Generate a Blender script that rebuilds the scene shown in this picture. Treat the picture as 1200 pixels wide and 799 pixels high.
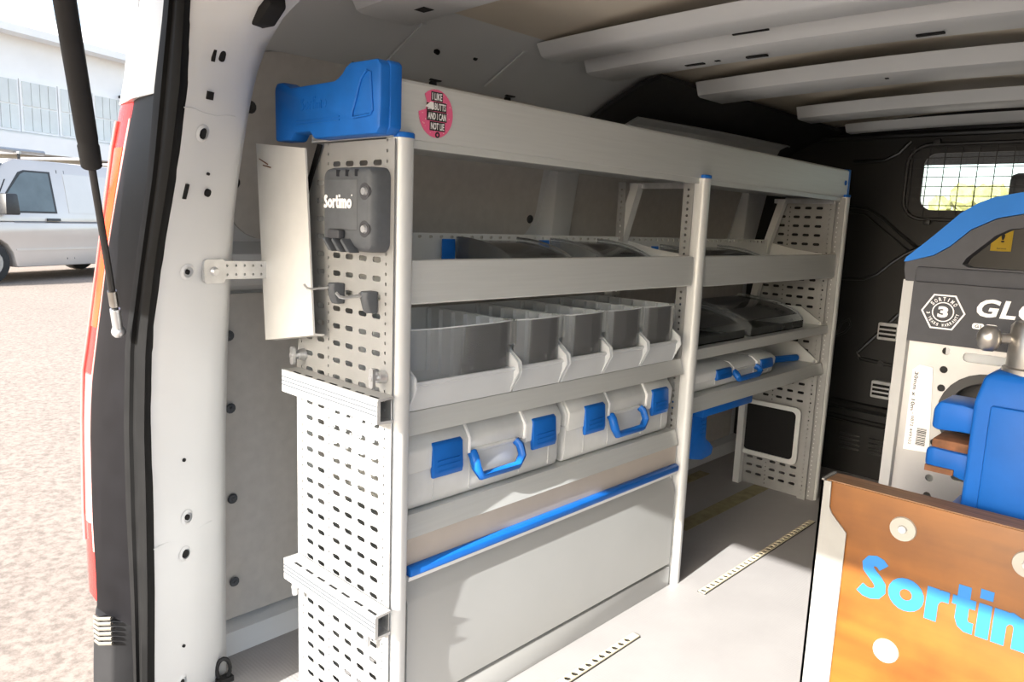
import bpy, bmesh, math, random
from mathutils import Vector, Matrix
random.seed(7)
for o in list(bpy.data.objects): bpy.data.objects.remove(o)
SC = bpy.context.scene
COL = SC.collection
PI = math.pi

# ------------------------------------------------------------------ camera
yaw, pit, rol = -0.75849, -0.15963, 0.03947
F = Vector((math.sin(yaw)*math.cos(pit), math.cos(yaw)*math.cos(pit), math.sin(pit)))
R = F.cross(Vector((0, 0, 1))).normalized(); U = R.cross(F)
R, U = math.cos(rol)*R+math.sin(rol)*U, -math.sin(rol)*R+math.cos(rol)*U
cd = bpy.data.cameras.new('camera'); cam = bpy.data.objects.new('camera', cd); COL.objects.link(cam)
cam.matrix_world = Matrix(((R.x, U.x, -F.x, 1.02942), (R.y, U.y, -F.y, -0.77222), (R.z, U.z, -F.z, 1.00823), (0, 0, 0, 1)))
cd.sensor_width = 36; cd.lens = 874.108/1200*36; cd.clip_start = 0.02; cd.clip_end = 500
SC.camera = cam
# ------------------------------------------------------------------ sky, sun, exposure
SUN_DIR = Vector((-0.07, 1.0, -0.488)).normalized()
W = bpy.data.worlds.new('world'); SC.world = W; W.use_nodes = True
nt = W.node_tree; bg = nt.nodes['Background']
sky = nt.nodes.new('ShaderNodeTexSky'); sky.sky_type = 'NISHITA'; sky.sun_disc = False
sky.sun_elevation = math.asin(-SUN_DIR.z); sky.sun_rotation = math.atan2(-SUN_DIR.x, -SUN_DIR.y)
sky.air_density = 1.0; sky.dust_density = 2.5; sky.ozone_density = 1.0
hs_ = nt.nodes.new('ShaderNodeHueSaturation'); hs_.inputs['Saturation'].default_value = .75
nt.links.new(sky.outputs[0], hs_.inputs['Color']); nt.links.new(hs_.outputs[0], bg.inputs[0]); bg.inputs[1].default_value = 0.42
sd = bpy.data.lights.new('sun', 'SUN'); sd.energy = 12.5; sd.angle = 0.009; sd.color = (1, .975, .94)
so = bpy.data.objects.new('sun', sd); COL.objects.link(so); so.rotation_euler = SUN_DIR.to_track_quat('-Z', 'Y').to_euler()
so.location = (0, -6, 6)
SC.view_settings.view_transform = 'Standard'; SC.view_settings.look = 'None'
SC.view_settings.exposure = 0.42; SC.view_settings.gamma = 1; SC.view_settings.use_curve_mapping = False

# ------------------------------------------------------------------ materials
MAT = {}
def mat(name, col, rough=.5, metal=0.0, var=.08, scale=18.0, bump=0.0, bscale=60.0, spec=.5, stretch=None, coat=0):
    m = bpy.data.materials.new(name); m.use_nodes = True; n = m.node_tree.nodes; l = m.node_tree.links
    b = n['Principled BSDF']; b.inputs['Roughness'].default_value = rough; b.inputs['Metallic'].default_value = metal
    b.inputs['Specular IOR Level'].default_value = spec; b.inputs['Coat Weight'].default_value = coat
    tc = n.new('ShaderNodeTexCoord'); src = tc.outputs['Object']
    if stretch:
        mp = n.new('ShaderNodeMapping'); mp.inputs['Scale'].default_value = stretch; l.new(src, mp.inputs[0]); src = mp.outputs[0]
    t = n.new('ShaderNodeTexNoise'); t.inputs['Scale'].default_value = scale; t.inputs['Detail'].default_value = 4; l.new(src, t.inputs['Vector'])
    r = n.new('ShaderNodeValToRGB'); e = r.color_ramp.elements
    e[0].position = .3; e[1].position = .7
    e[0].color = (*[c*(1-var) for c in col], 1); e[1].color = (*[min(1, c*(1+var)) for c in col], 1)
    l.new(t.outputs['Fac'], r.inputs[0]); l.new(r.outputs[0], b.inputs['Base Color'])
    if bump:
        t2 = n.new('ShaderNodeTexNoise'); t2.inputs['Scale'].default_value = bscale; l.new(src, t2.inputs['Vector'])
        bp = n.new('ShaderNodeBump'); bp.inputs['Strength'].default_value = bump; bp.inputs['Distance'].default_value = .002
        l.new(t2.outputs['Fac'], bp.inputs['Height']); l.new(bp.outputs[0], b.inputs['Normal'])
    MAT[name] = m; return m
def clear(name, col, alpha, rough=.08):
    m = bpy.data.materials.new(name); m.use_nodes = True; n = m.node_tree.nodes; l = m.node_tree.links
    n.remove(n['Principled BSDF']); out = n['Material Output']
    tr = n.new('ShaderNodeBsdfTransparent'); tr.inputs[0].default_value = (*col, 1)
    gl = n.new('ShaderNodeBsdfGlossy'); gl.inputs['Roughness'].default_value = rough
    df = n.new('ShaderNodeBsdfDiffuse'); df.inputs[0].default_value = (.75, .77, .78, 1)
    fr = n.new('ShaderNodeFresnel'); fr.inputs[0].default_value = 1.45
    nz = n.new('ShaderNodeTexNoise'); nz.inputs['Scale'].default_value = 30
    mr = n.new('ShaderNodeMapRange'); mr.inputs['To Min'].default_value = alpha*.7; mr.inputs['To Max'].default_value = alpha*1.3
    l.new(nz.outputs['Fac'], mr.inputs['Value'])
    m1 = n.new('ShaderNodeMixShader'); l.new(mr.outputs[0], m1.inputs[0]); l.new(tr.outputs[0], m1.inputs[1]); l.new(df.outputs[0], m1.inputs[2])
    m2 = n.new('ShaderNodeMixShader'); l.new(fr.outputs[0], m2.inputs[0]); l.new(m1.outputs[0], m2.inputs[1]); l.new(gl.outputs[0], m2.inputs[2])
    l.new(m2.outputs[0], out.inputs[0]); MAT[name] = m; return m
mat('white_paint', (.61, .625, .63), .35, var=.03, scale=5)
mat('roof_skin', (.66, .60, .50), .5, var=.04, scale=4)  # beige of reflected light is put into this base colour
mat('liner', (.52, .50, .47), .75, var=.05, scale=40, bump=.1, bscale=300)
mat('rubber', (.008, .008, .008), .7, var=.2, spec=.12)
mat('black_plastic', (.022, .022, .023), .45, var=.2)
mat('bulkhead_black', (.010, .010, .010), .36, var=.25, scale=6, bump=.05, bscale=12)
mat('bumper_black', (.02, .02, .021), .6, spec=.2, var=.15)
mat('tail_black', (.005, .005, .006), .35, var=.2, spec=.1)
mat('lens_red', (.55, .008, .006), .1, var=.1, coat=.5)
mat('lens_orange', (.85, .06, .015), .15, var=.1, coat=.5)
mat('lens_white', (.55, .24, .22), .15, var=.05, coat=.5)
mat('alu', (.63, .645, .63), .42, .35, var=.03, scale=6, stretch=(1, 1, 30))
mat('alu_white', (.66, .67, .66), .38, .15, var=.03, scale=6)
mat('alu_perf', (.36, .362, .355), .42, .35, var=.06, scale=20)
mat('rail_alu', (.42, .42, .41), .4, .3, var=.04)
mat('edge_steel', (.30, .30, .285), .4, .4, var=.08)
mat('galv', (.60, .61, .62), .32, .8, var=.15, scale=30)
mat('galv_panel', (.40, .40, .40), .38, .7, var=.12, scale=9)
mat('beige_shade_metal', (.46, .41, .36), .5, .1, var=.03)  # beige tint of a shaded face is put into this colour
mat('flap_grey', (.40, .405, .395), .42, .15, var=.04, scale=4)
mat('blue', (.008, .125, .48), .42, spec=.25, var=.08, scale=25)
mat('blue_bright', (.008, .115, .44), .38, spec=.25, var=.06, scale=25)
mat('blue_vise', (.006, .095, .38), .45, spec=.2, var=.12, scale=14)
mat('blue_handle', (.016, .14, .46), .5, spec=.15, var=.05)
mat('bin_white', (.80, .82, .83), .4, var=.03)
mat('case_grey', (.56, .57, .56), .5, var=.04, scale=30)
mat('case_white', (.72, .73, .72), .45, var=.03)
mat('grey_plastic', (.085, .092, .102), .55, spec=.3, var=.08, scale=60)
mat('header_grey', (.055, .057, .064), .6, spec=.25, var=.06, scale=60)
mat('print_white', (.82, .82, .82), .6, var=.02)
mat('print_blue', (.012, .15, .42), .5, var=.05)
mat('print_black', (.01, .01, .01), .6, var=.1)
mat('paper', (.80, .80, .78), .7, var=.03)
mat('hole_shade', (.004, .004, .004), .9, var=.1)  # near black for solid slabs that paint the shade inside holes
mat('steel', (.42, .40, .37), .3, .9, var=.15, scale=25)
mat('rust', (.17, .07, .03), .8, var=.35, scale=60)
mat('track_cream', (.62, .55, .40), .5, var=.1)
mat('yellow_tape', (.27, .24, .13), .7, var=.25, scale=30)
mat('yellow_label', (.75, .50, .03), .6, var=.04)
mat('tint', (.05, .055, .055), .25, var=.15)
mat('plate_white', (.66, .66, .64), .45, .1, var=.05, scale=14)
mat('plastic_cream', (.34, .325, .29), .4, var=.06)
mat('fin_beige', (.16, .145, .12), .6, var=.1)
mat('van_silver', (.56, .53, .50), .3, .35, var=.03, scale=2)
mat('van_glass', (.10, .13, .14), .08, var=.2, scale=2)
mat('tyre', (.02, .02, .02), .8, var=.2)
mat('hub', (.35, .35, .35), .35, .7, var=.1)
mat('wall_white', (.86, .85, .83), .8, var=.03, scale=1)
mat('wall_tan', (.60, .53, .44), .8, var=.08, scale=2)
mat('pane_grey', (.62, .64, .62), .3, var=.06, scale=1.5)
mat('leaf', (.26, .27, .10), .8, var=.3, scale=3)
mat('bark', (.10, .07, .05), .9, var=.3)
mat('seat_fabric', (.03, .03, .035), .8, var=.2)
clear('clear_plastic', (.97, .98, .98), .14)
clear('smoke_plastic', (.86, .88, .89), .10)
clear('glass', (.93, .96, .95), .02, .02)

m = MAT['bin_white']; n = m.node_tree.nodes; l = m.node_tree.links
tl_ = n.new('ShaderNodeBsdfTranslucent'); tl_.inputs[0].default_value = (.80, .83, .85, 1); ms = n.new('ShaderNodeMixShader'); ms.inputs[0].default_value = .4
l.new(n['Principled BSDF'].outputs[0], ms.inputs[1]); l.new(tl_.outputs[0], ms.inputs[2]); l.new(ms.outputs[0], n['Material Output'].inputs[0])
# pink sticker: speckled
m = mat('sticker_pink', (.72, .12, .25), .5, var=.02); n = m.node_tree.nodes; l = m.node_tree.links
v = n.new('ShaderNodeTexVoronoi'); v.inputs['Scale'].default_value = 170; tc = n.new('ShaderNodeTexCoord'); l.new(tc.outputs['Object'], v.inputs['Vector'])
r = n.new('ShaderNodeValToRGB'); r.color_ramp.interpolation = 'CONSTANT'; r.color_ramp.elements[0].color = (.85, .65, .55, 1); r.color_ramp.elements[1].position = .16; r.color_ramp.elements[1].color = (.72, .12, .25, 1)
l.new(v.outputs['Distance'], r.inputs[0]); l.new(r.outputs[0], n['Principled BSDF'].inputs['Base Color'])
# wood: grain running in x with streaks and stains
m = mat('wood', (.185, .068, .009), .38, var=.25, scale=3.0, stretch=(1.2, 1, 9), spec=.4); n = m.node_tree.nodes; l = m.node_tree.links
tc = n.new('ShaderNodeTexCoord'); nz = n.new('ShaderNodeTexNoise'); nz.inputs['Scale'].default_value = 9; nz.inputs['Detail'].default_value = 6; l.new(tc.outputs['Object'], nz.inputs['Vector'])
rr = n.new('ShaderNodeValToRGB'); rr.color_ramp.elements[0].position = .35; rr.color_ramp.elements[0].color = (.62, .55, .5, 1); rr.color_ramp.elements[1].position = .6; rr.color_ramp.elements[1].color = (1, 1, 1, 1); l.new(nz.outputs['Fac'], rr.inputs[0])
mx = n.new('ShaderNodeMix'); mx.data_type = 'RGBA'; mx.blend_type = 'MULTIPLY'; mx.inputs[0].default_value = 1
old = [k for k in l if k.to_socket == n['Principled BSDF'].inputs['Base Color']][0].from_socket
l.new(old, mx.inputs[6]); l.new(rr.outputs[0], mx.inputs[7]); l.new(mx.outputs[2], n['Principled BSDF'].inputs['Base Color'])
mat('wood_edge', (.20, .105, .05), .6, var=.35, scale=4, stretch=(2, 60, 60))
# load floor: fine raised hex / grid pattern
m = mat('load_floor', (.33, .316, .308), .55, var=.05, scale=7); n = m.node_tree.nodes; l = m.node_tree.links
tc = n.new('ShaderNodeTexCoord'); vo = n.new('ShaderNodeTexVoronoi'); vo.inputs['Scale'].default_value = 130; vo.inputs['Randomness'].default_value = 0.0
l.new(tc.outputs['Object'], vo.inputs['Vector']); bp = n.new('ShaderNodeBump'); bp.inputs['Strength'].default_value = .35; bp.inputs['Distance'].default_value = .0015
l.new(vo.outputs['Distance'], bp.inputs['Height']); l.new(bp.outputs[0], n['Principled BSDF'].inputs['Normal'])
# asphalt
m = mat('asphalt', (.255, .212, .175), .9, var=.05, scale=.6); n = m.node_tree.nodes; l = m.node_tree.links
tc = n.new('ShaderNodeTexCoord'); nz = n.new('ShaderNodeTexNoise'); nz.inputs['Scale'].default_value = 28; nz.inputs['Detail'].default_value = 8; nz.inputs['Roughness'].default_value = .75; l.new(tc.outputs['Object'], nz.inputs['Vector'])
rr = n.new('ShaderNodeValToRGB'); rr.color_ramp.elements[0].position = .38; rr.color_ramp.elements[0].color = (.6, .58, .57, 1); rr.color_ramp.elements[1].position = .58; rr.color_ramp.elements[1].color = (1.08, 1.06, 1.05, 1); l.new(nz.outputs['Fac'], rr.inputs[0])
mx = n.new('ShaderNodeMix'); mx.data_type = 'RGBA'; mx.blend_type = 'MULTIPLY'; mx.inputs[0].default_value = 1
old = [k for k in l if k.to_socket == n['Principled BSDF'].inputs['Base Color']][0].from_socket
l.new(old, mx.inputs[6]); l.new(rr.outputs[0], mx.inputs[7]); l.new(mx.outputs[2], n['Principled BSDF'].inputs['Base Color'])

# ------------------------------------------------------------------ helpers
ORG = {}
def tag(o, label=None, cat=None, group=None, kind=None):
    if label: o['label'] = label
    if cat: o['category'] = cat
    if group: o['group'] = group
    if kind: o['kind'] = kind
    return o
def thing(name, label, cat, org=(0, 0, 0), group=None, kind=None):
    o = bpy.data.objects.new(name, None); COL.objects.link(o); o.location = org; o.empty_display_size = .05
    ORG[o.name] = Vector(org); return tag(o, label, cat, group, kind)
def finish(name, me, mt, par, org=None, smooth=35):
    me.materials.clear(); me.materials.append(MAT[mt])
    if smooth: me.shade_smooth(); me.set_sharp_from_angle(angle=math.radians(smooth))
    o = bpy.data.objects.new(name, me); COL.objects.link(o)
    if par is not None:
        og = ORG[par.name]; o.parent = par; ORG[o.name] = og
    else:
        if org is None:
            xs = [v.co for v in me.vertices]
            org = ((min(c.x for c in xs)+max(c.x for c in xs))/2, (min(c.y for c in xs)+max(c.y for c in xs))/2, min(c.z for c in xs))
        og = Vector(org); o.location = og; ORG[o.name] = og
    me.transform(Matrix.Translation(-og)); return o
class MB:
    def __init__(s): s.v = []; s.f = []
    def add(s, vs, fs):
        k = len(s.v); s.v += [tuple(v) for v in vs]; s.f += [tuple(i+k for i in f) for f in fs]; return s
    def box(s, x0, x1, y0, y1, z0, z1):
        return s.add([(x, y, z) for x in (x0, x1) for y in (y0, y1) for z in (z0, z1)],
                     [(0, 1, 3, 2), (4, 6, 7, 5), (0, 4, 5, 1), (2, 3, 7, 6), (0, 2, 6, 4), (1, 5, 7, 3)])
    def prism(s, poly, ax, a, b):
        n = len(poly)
        def P(p, t): return {'x': (t, p[0], p[1]), 'y': (p[0], t, p[1]), 'z': (p[0], p[1], t)}[ax]
        return s.add([P(p, a) for p in poly]+[P(p, b) for p in poly],
                     [tuple(range(n)), tuple(range(2*n-1, n-1, -1))]+[(i, (i+1) % n, n+(i+1) % n, n+i) for i in range(n)])
    def cyl(s, p0, p1, r0, r1=None, n=14):
        r1 = r0 if r1 is None else r1; p0 = Vector(p0); p1 = Vector(p1); d = (p1-p0).normalized()
        a = d.orthogonal().normalized(); b = d.cross(a)
        vs = [p0+(a*math.cos(2*PI*i/n)+b*math.sin(2*PI*i/n))*r0 for i in range(n)]+[p1+(a*math.cos(2*PI*i/n)+b*math.sin(2*PI*i/n))*r1 for i in range(n)]
        return s.add(vs, [tuple(range(n)), tuple(range(2*n-1, n-1, -1))]+[(i, (i+1) % n, n+(i+1) % n, n+i) for i in range(n)])
    def tube(s, pts, r, n=8, flat=1.0, closed=False):
        pts = [Vector(p) for p in pts]; k = len(pts); rings = []; up = None
        for i, p in enumerate(pts):
            a = pts[i-1] if (i or closed) else p; c = pts[(i+1) % k] if (i < k-1 or closed) else p
            d = (c-a).normalized()
            if up is None: up = d.orthogonal().normalized()
            up = (up-d*up.dot(d)).normalized(); q = d.cross(up); rr = r[i] if isinstance(r, (list, tuple)) else r
            rings.append([p+(up*math.cos(2*PI*j/n)+q*math.sin(2*PI*j/n)*flat)*rr for j in range(n)])
        vs = [v for g in rings for v in g]; fs = []
        for i in range(k if closed else k-1):
            i2 = (i+1) % k
            for j in range(n): fs.append((i*n+j, i*n+(j+1) % n, i2*n+(j+1) % n, i2*n+j))
        if not closed: fs += [tuple(range(n)), tuple(range((k-1)*n, k*n))]
        return s.add(vs, fs)
    def loft(s, rings, closed=False, caps=False):
        n = len(rings[0]); k = len(rings); fs = []
        for i in range(k-1):
            for j in range(n if closed else n-1): fs.append((i*n+j, i*n+(j+1) % n, (i+1)*n+(j+1) % n, (i+1)*n+j))
        if caps: fs += [tuple(range(n)), tuple(range((k-1)*n, k*n))]
        return s.add([v for g in rings for v in g], fs)
    def ball(s, c, r, n=10, sx=1, sy=1, sz=1):
        rings = []
        for i in range(1, n//2+1):
            t = PI*i/(n//2+1); rings.append([(c[0]+sx*r*math.sin(t)*math.cos(2*PI*j/n), c[1]+sy*r*math.sin(t)*math.sin(2*PI*j/n), c[2]+sz*r*math.cos(t)) for j in range(n)])
        k0 = len(s.v); s.loft(rings, True, True); return s
    def xf(s, M):
        s.v = [tuple(M @ Vector(v)) for v in s.v]; return s
    def build(s, name, mt, par=None, bevel=0, seg=2, smooth=35, org=None, solid=0):
        me = bpy.data.meshes.new(name); bm = bmesh.new(); vs = [bm.verts.new(v) for v in s.v]
        for f in s.f:
            try: bm.faces.new([vs[i] for i in f])
            except ValueError: pass
        bmesh.ops.recalc_face_normals(bm, faces=bm.faces)
        if solid: bmesh.ops.solidify(bm, geom=list(bm.faces), thickness=solid)
        if bevel:
            es = [e for e in bm.edges if len(e.link_faces) == 2 and e.calc_face_angle(0) > .5]
            bmesh.ops.bevel(bm, geom=es, offset=bevel, segments=seg, affect='EDGES', profile=.5, clamp_overlap=True)
        bm.to_mesh(me); bm.free(); return finish(name, me, mt, par, org, smooth)
def box(*a): return MB().box(*a)
def curve_mesh(setup):
    cu, _ = setup; o = bpy.data.objects.new('tmp', cu); COL.objects.link(o)
    bpy.context.view_layer.update(); dg = bpy.context.evaluated_depsgraph_get()
    me = bpy.data.meshes.new_from_object(o.evaluated_get(dg), depsgraph=dg)
    bpy.data.objects.remove(o); bpy.data.curves.remove(cu); return me
def remap(me, fn):
    for v in me.vertices: v.co = fn(v.co.x, v.co.y, v.co.z)
    bm = bmesh.new(); bm.from_mesh(me); bmesh.ops.remove_doubles(bm, verts=bm.verts, dist=1e-6); bmesh.ops.recalc_face_normals(bm, faces=bm.faces); bm.to_mesh(me); bm.free()
def plate(name, outline, holes, th, fn, mt, par=None, smooth=30):
    """sheet with real holes: outline and holes in (u, v); fn maps (u, v, w), w in +-th/2"""
    cu = bpy.data.curves.new('p', 'CURVE'); cu.dimensions = '2D'; cu.fill_mode = 'BOTH'; cu.extrude = th/2
    for poly in [outline]+holes:
        sp = cu.splines.new('POLY'); sp.points.add(len(poly)-1); sp.use_cyclic_u = True
        for q, p in zip(sp.points, poly): q.co = (p[0], p[1], 0, 1)
    me = curve_mesh((cu, 0)); remap(me, fn); return finish(name, me, mt, par, None, smooth)
def text(name, body, w, h, fn, mt, par, bold=0.0, th=.0006, shear=0):
    cu = bpy.data.curves.new('t', 'FONT'); cu.body = body; cu.size = 1; cu.offset = bold; cu.extrude = .01; cu.shear = shear; cu.resolution_u = 3
    cu.space_character = 1+bold*2.2
    me = curve_mesh((cu, 0)); xs = [v.co.x for v in me.vertices]; ys = [v.co.y for v in me.vertices]; x0, x1, y0, y1 = min(xs), max(xs), min(ys), max(ys)
    remap(me, lambda x, y, z: fn((x-x0)/(x1-x0)*w, (y-y0)/(y1-y0)*h, z/.02*th)); return finish(name, me, mt, par, None, 0)
def ribbon(mb, pts, w, fn, th, closed=False):
    k = len(pts); L, Rr = [], []
    for i, p in enumerate(pts):
        a = pts[i-1] if (i or closed) else None; c = pts[(i+1) % k] if (i < k-1 or closed) else None
        d1 = Vector((p[0]-a[0], p[1]-a[1])).normalized() if a else None; d2 = Vector((c[0]-p[0], c[1]-p[1])).normalized() if c else None
        t = ((d1+d2) if (d1 and d2) else (d1 or d2)).normalized(); n = Vector((-t.y, t.x))
        sc = 1/max(.6, n.dot(Vector((-(d2 or d1).y, (d2 or d1).x))))
        L.append((p[0]+n.x*w/2*sc, p[1]+n.y*w/2*sc)); Rr.append((p[0]-n.x*w/2*sc, p[1]-n.y*w/2*sc))
    vs = [fn(x, y, z) for z in (0, th) for x, y in L+Rr]; fs = []
    for i in range(k if closed else k-1):
        j = (i+1) % k
        fs += [(i, j, k+j, k+i), (2*k+i, 3*k+i, 3*k+j, 2*k+j), (i, 2*k+i, 2*k+j, j), (k+i, k+j, 3*k+j, 3*k+i)]
    if not closed: fs += [(0, k, 3*k, 2*k), (k-1, 3*k-1, 4*k-1, 2*k-1)]
    mb.add(vs, fs)
def heavy_name(name, w, h, fn, mt, par, th=.0006):
    """the name 'Sortimo' in heavy rounded lower case letters, drawn as thick strokes, one mesh per word"""
    S_ = .235; ring = [(.36+.245*math.cos(2*PI*i/20), .36+.245*math.sin(2*PI*i/20)) for i in range(20)]
    G_ = [([([(.50, .78), (.42, .86), (.32, .89), (.22, .86), (.16, .77), (.18, .67), (.27, .58), (.38, .48), (.46, .38), (.47, .26), (.40, .16), (.28, .12), (.16, .13), (.04, .20)], S_, False)], .64),
          ([(ring, S_, True)], .76), ([([(.12, 0), (.12, .72)], S_, False), ([(.12, .42), (.20, .56), (.30, .60), (.43, .60)], S_, False)], .47),
          ([([(.22, .97), (.22, .26), (.26, .16), (.33, .115), (.45, .115)], S_, False), ([(.02, .62), (.45, .62)], .19, False)], .50),
          ([([(.12, 0), (.12, .72)], S_, False), ([(.12, .82), (.12, 1.02)], S_, False)], .28),
          ([([(.12, 0), (.12, .72)], S_, False), ([(.12, .45), (.20, .57), (.32, .61), (.42, .57), (.48, .46), (.48, 0)], S_, False), ([(.48, .45), (.56, .57), (.68, .61), (.78, .57), (.84, .46), (.84, 0)], S_, False)], 1.0),
          ([(ring, S_, True)], .72)]
    tot = sum(a for _, a in G_); mb = MB(); x0 = 0; kx = w/tot; ky = h/1.02
    for strokes, adv in G_:
        for si, (pts, sw, cl) in enumerate(strokes): ribbon(mb, [(x0+x, y) for x, y in pts], sw, lambda x, y, z: fn(x*kx, y*ky, z-si*.00015), th*(1+.5*si), cl)
        x0 += adv
    return mb.build(name, mt, par, smooth=0)
def rrect(x0, x1, y0, y1, r, n=4):
    o = []
    for cx, cy, a in ((x1-r, y1-r, 0), (x0+r, y1-r, 90), (x0+r, y0+r, 180), (x1-r, y0+r, 270)):
        o += [(cx+r*math.cos(math.radians(a+90*i/n)), cy+r*math.sin(math.radians(a+90*i/n))) for i in range(n+1)]
    return o
def circ(x, y, r, n=12): return [(x+r*math.cos(2*PI*i/n), y+r*math.sin(2*PI*i/n)) for i in range(n)]
def V(*a): return Vector(a)
def facing_rear(y): return lambda u, v, w: Vector((u, y+w, v))       # sheet in a plane of constant y, seen from the rear
def facing_side(x): return lambda u, v, w: Vector((x+w, u, v))       # sheet in a plane of constant x
def children(o): return [c for c in bpy.data.objects if c.parent == o]
def copy_tree(o, parent=None):
    c = o.copy(); COL.objects.link(c); c.parent = parent
    for ch in o_children.get(o.name, []): copy_tree(ch, c)
    return c
o_children = {}
def index_children(o):
    o_children[o.name] = children(o)
    for c in o_children[o.name]: index_children(c)
def lerp_track(T, z):
    if z <= T[0][2]: return Vector((T[0][0], T[0][1], z))
    for a, b in zip(T, T[1:]):
        if z <= b[2]:
            t = (z-a[2])/(b[2]-a[2]); return Vector((a[0]+(b[0]-a[0])*t, a[1]+(b[1]-a[1])*t, z))
    return Vector((T[-1][0], T[-1][1], z))

# ================================================================== SETTING
# ---- ground outside
tag(box(-90, 60, -60, 90, -.56, -.5).build('ground', 'asphalt'), 'sunlit pinkish asphalt yard around the van', 'ground', kind='structure')
# ---- load floor
fl = tag(box(-.50, 1.17, -.2, 2.46, -.03, 0).build('floor', 'load_floor'), 'grey patterned load floor of the van', 'floor', kind='structure')
def track(y0, y1):
    t = box(.077, .103, y0, y1, 0, .0008).build('lashing_track', 'print_black', fl)
    holes = []; k = int((y1-y0-.01)/.0255)
    for i in range(k): holes.append(circ(.090, y0+.014+i*.0255, .0085, 8))
    plate('track_cover', [(.080, y0+.002), (.100, y0+.002), (.100, y1-.002), (.080, y1-.002)], holes, .003, lambda u, v, w: Vector((u, v, .0025+w)), 'track_cream', t)
track(.20, .713); track(1.03, 1.80)
box(-.225, -.165, 1.38, 2.0, 0, .0012).build('floor_tape', 'yellow_tape', fl)
box(-.46, -.41, 1.50, 1.98, 0, .0012).build('floor_tape', 'yellow_tape', fl)
# ---- left wall (steel) and its liner panels
WP = [(-.497, 0), (-.515, .045), (-.56, .055), (-.56, .83), (-.525, .845), (-.50, .88), (-.50, .915), (-.525, .93), (-.545, .94), (-.47, 1.335), (-.43, 1.35), (-.37, 1.385), (-.28, 1.425), (-.20, 1.452)]
wl = MB().loft([[(x, y, z) for x, z in WP] for y in (-.10, .4, 1.1, 2.46)]).build('wall_left', 'white_paint', None, smooth=25)
tag(wl, 'white painted steel left side wall inside the van', 'wall', kind='structure')
def wx(z): return -.545+(z-.94)*(.075/.395)
low = plate('lower_liner_panel', rrect(-.10, 2.40, .06, .825, .02), [], .006, lambda u, v, w: Vector((-.551+w, u, v)), 'liner', wl)
upA = plate('upper_liner_panel', rrect(-.035, .945, .945, 1.338, .10, 6), [], .006, lambda u, v, w: Vector((wx(v)+.005+w, u, v)), 'liner', wl)
upB = plate('upper_liner_panel', [(1.07, .95), (2.18, .95), (2.24, 1.33), (1.14, 1.33)], [], .006, lambda u, v, w: Vector((wx(v)+.005+w, u, v)), 'liner', wl)
def clip(y, z, par, r=.012):
    x = (wx(z) if z > .9 else -.551)+.008
    MB().cyl((x, y, z), (x+.004, y, z), r, r*.8, 12).cyl((x+.004, y, z), (x+.007, y, z), r*.35, r*.3, 8).build('rivet_clip', 'black_plastic' if z > .9 else 'grey_plastic', par)
for z in (.733, .568, .355, .152): clip(-.022, z, low)
def tab(y, z):
    x = wx(z)+.010
    MB().prism(rrect(y-.010, y+.010, z-.026, z+.008, .008, 3), 'x', x, x+.006).prism(rrect(y-.018, y+.018, z+.004, z+.012, .003, 2), 'x', x, x+.016).build('edge_clip', 'black_plastic', upA)
for y, z in ((.247, 1.337), (.474, 1.337), (.74, 1.337)): tab(y, z)
for y, z in ((.006, 1.221), (-.018, 1.066)): clip(y, z, upA, .014)
clip(.923, 1.016, upA, .014)
# steel cross pressings between the liners
for y0 in (.965, 2.21):
    MB().prism([(y0, .945), (y0+.085, .945), (y0+.155, 1.33), (y0+.03, 1.33)], 'x', -.54, -.47).build('wall_pillar', 'white_paint', wl, bevel=.008)
# ribs on the roof side rail
for y in (.30, .62): MB().prism([(-.425, 1.352), (-.29, 1.42), (-.288, 1.417), (-.423, 1.347)], 'y', y, y+.012).build('rail_rib', 'white_paint', wl)
for y, z in ((.40, 1.392), (.52, 1.40)): MB().cyl((-.36, y, z-.004), (-.352, y, z-.008), .006).build('rail_hole', 'hole_shade', wl)
bl = MB().loft([[(-.47, y, 1.30), (-.43, y, 1.335), (-.36, y, 1.372), (-.27, y, 1.412), (-.19, y, 1.43)] for y in (1.08, 1.14, 2.46)]).build('black_side_lining', 'black_plastic', wl, solid=.012)
MB().loft([[(-.40, y, 1.285+dz), (-.38, y, 1.325+dz), (-.345, y, 1.340+dz), (-.335, y, 1.335+dz)] for y, dz in ((1.14, -.03), (1.2, .0), (1.7, .012), (2.28, .018))]).build('sliding_rail_cover', 'white_paint', wl, solid=.004)
# ---- right wall, mostly out of view
wr = MB().loft([[(.67-x, y, z) for x, z in WP] for y in (-.10, 1.1, 2.46)]).build('wall_right', 'white_paint', None, smooth=25)
tag(wr, 'white painted steel right side wall inside the van', 'wall', kind='structure')
# ---- ceiling
def roof_z(x): return 1.478-.035*((x-.335)/.55)**2
xs = [-.29+i*(1.25/14) for i in range(15)]
ce = MB().loft([[(x, y, roof_z(x)) for x in xs] for y in (-.16, 1.0, 2.46)]).build('ceiling', 'roof_skin', None)
tag(ce, 'roof skin with reflected beige painted in and pressed steel cross beams', 'ceiling', kind='structure')
def roof_beam(y0, y1, zb, ht=.035, x0=-.25, x1=.92, droop=0.0):
    rings = []
    for i in range(11):
        x = x0+(x1-x0)*i/10; e = abs(i-5)/5.0; dz = -.012*e*e - (droop if i in (0, 10) else 0)
        w = (y1-y0); z = zb+dz
        rings.append([(x, y0-.012, z+ht), (x, y0+.006, z+.004), (x, y0+.018, z), (x, y1-.018, z), (x, y1-.006, z+.004), (x, y1+.012, z+ht)])
    b = MB().loft(rings, True, True).build('roof_beam', 'white_paint', ce, smooth=40); return b
def hole_row(b, y, z, xs_, w=.05, h=.012):
    for x in xs_: box(x, x+w, y, y+h, z-.0015, z+.002).build('beam_slot', 'hole_shade', b)
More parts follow.
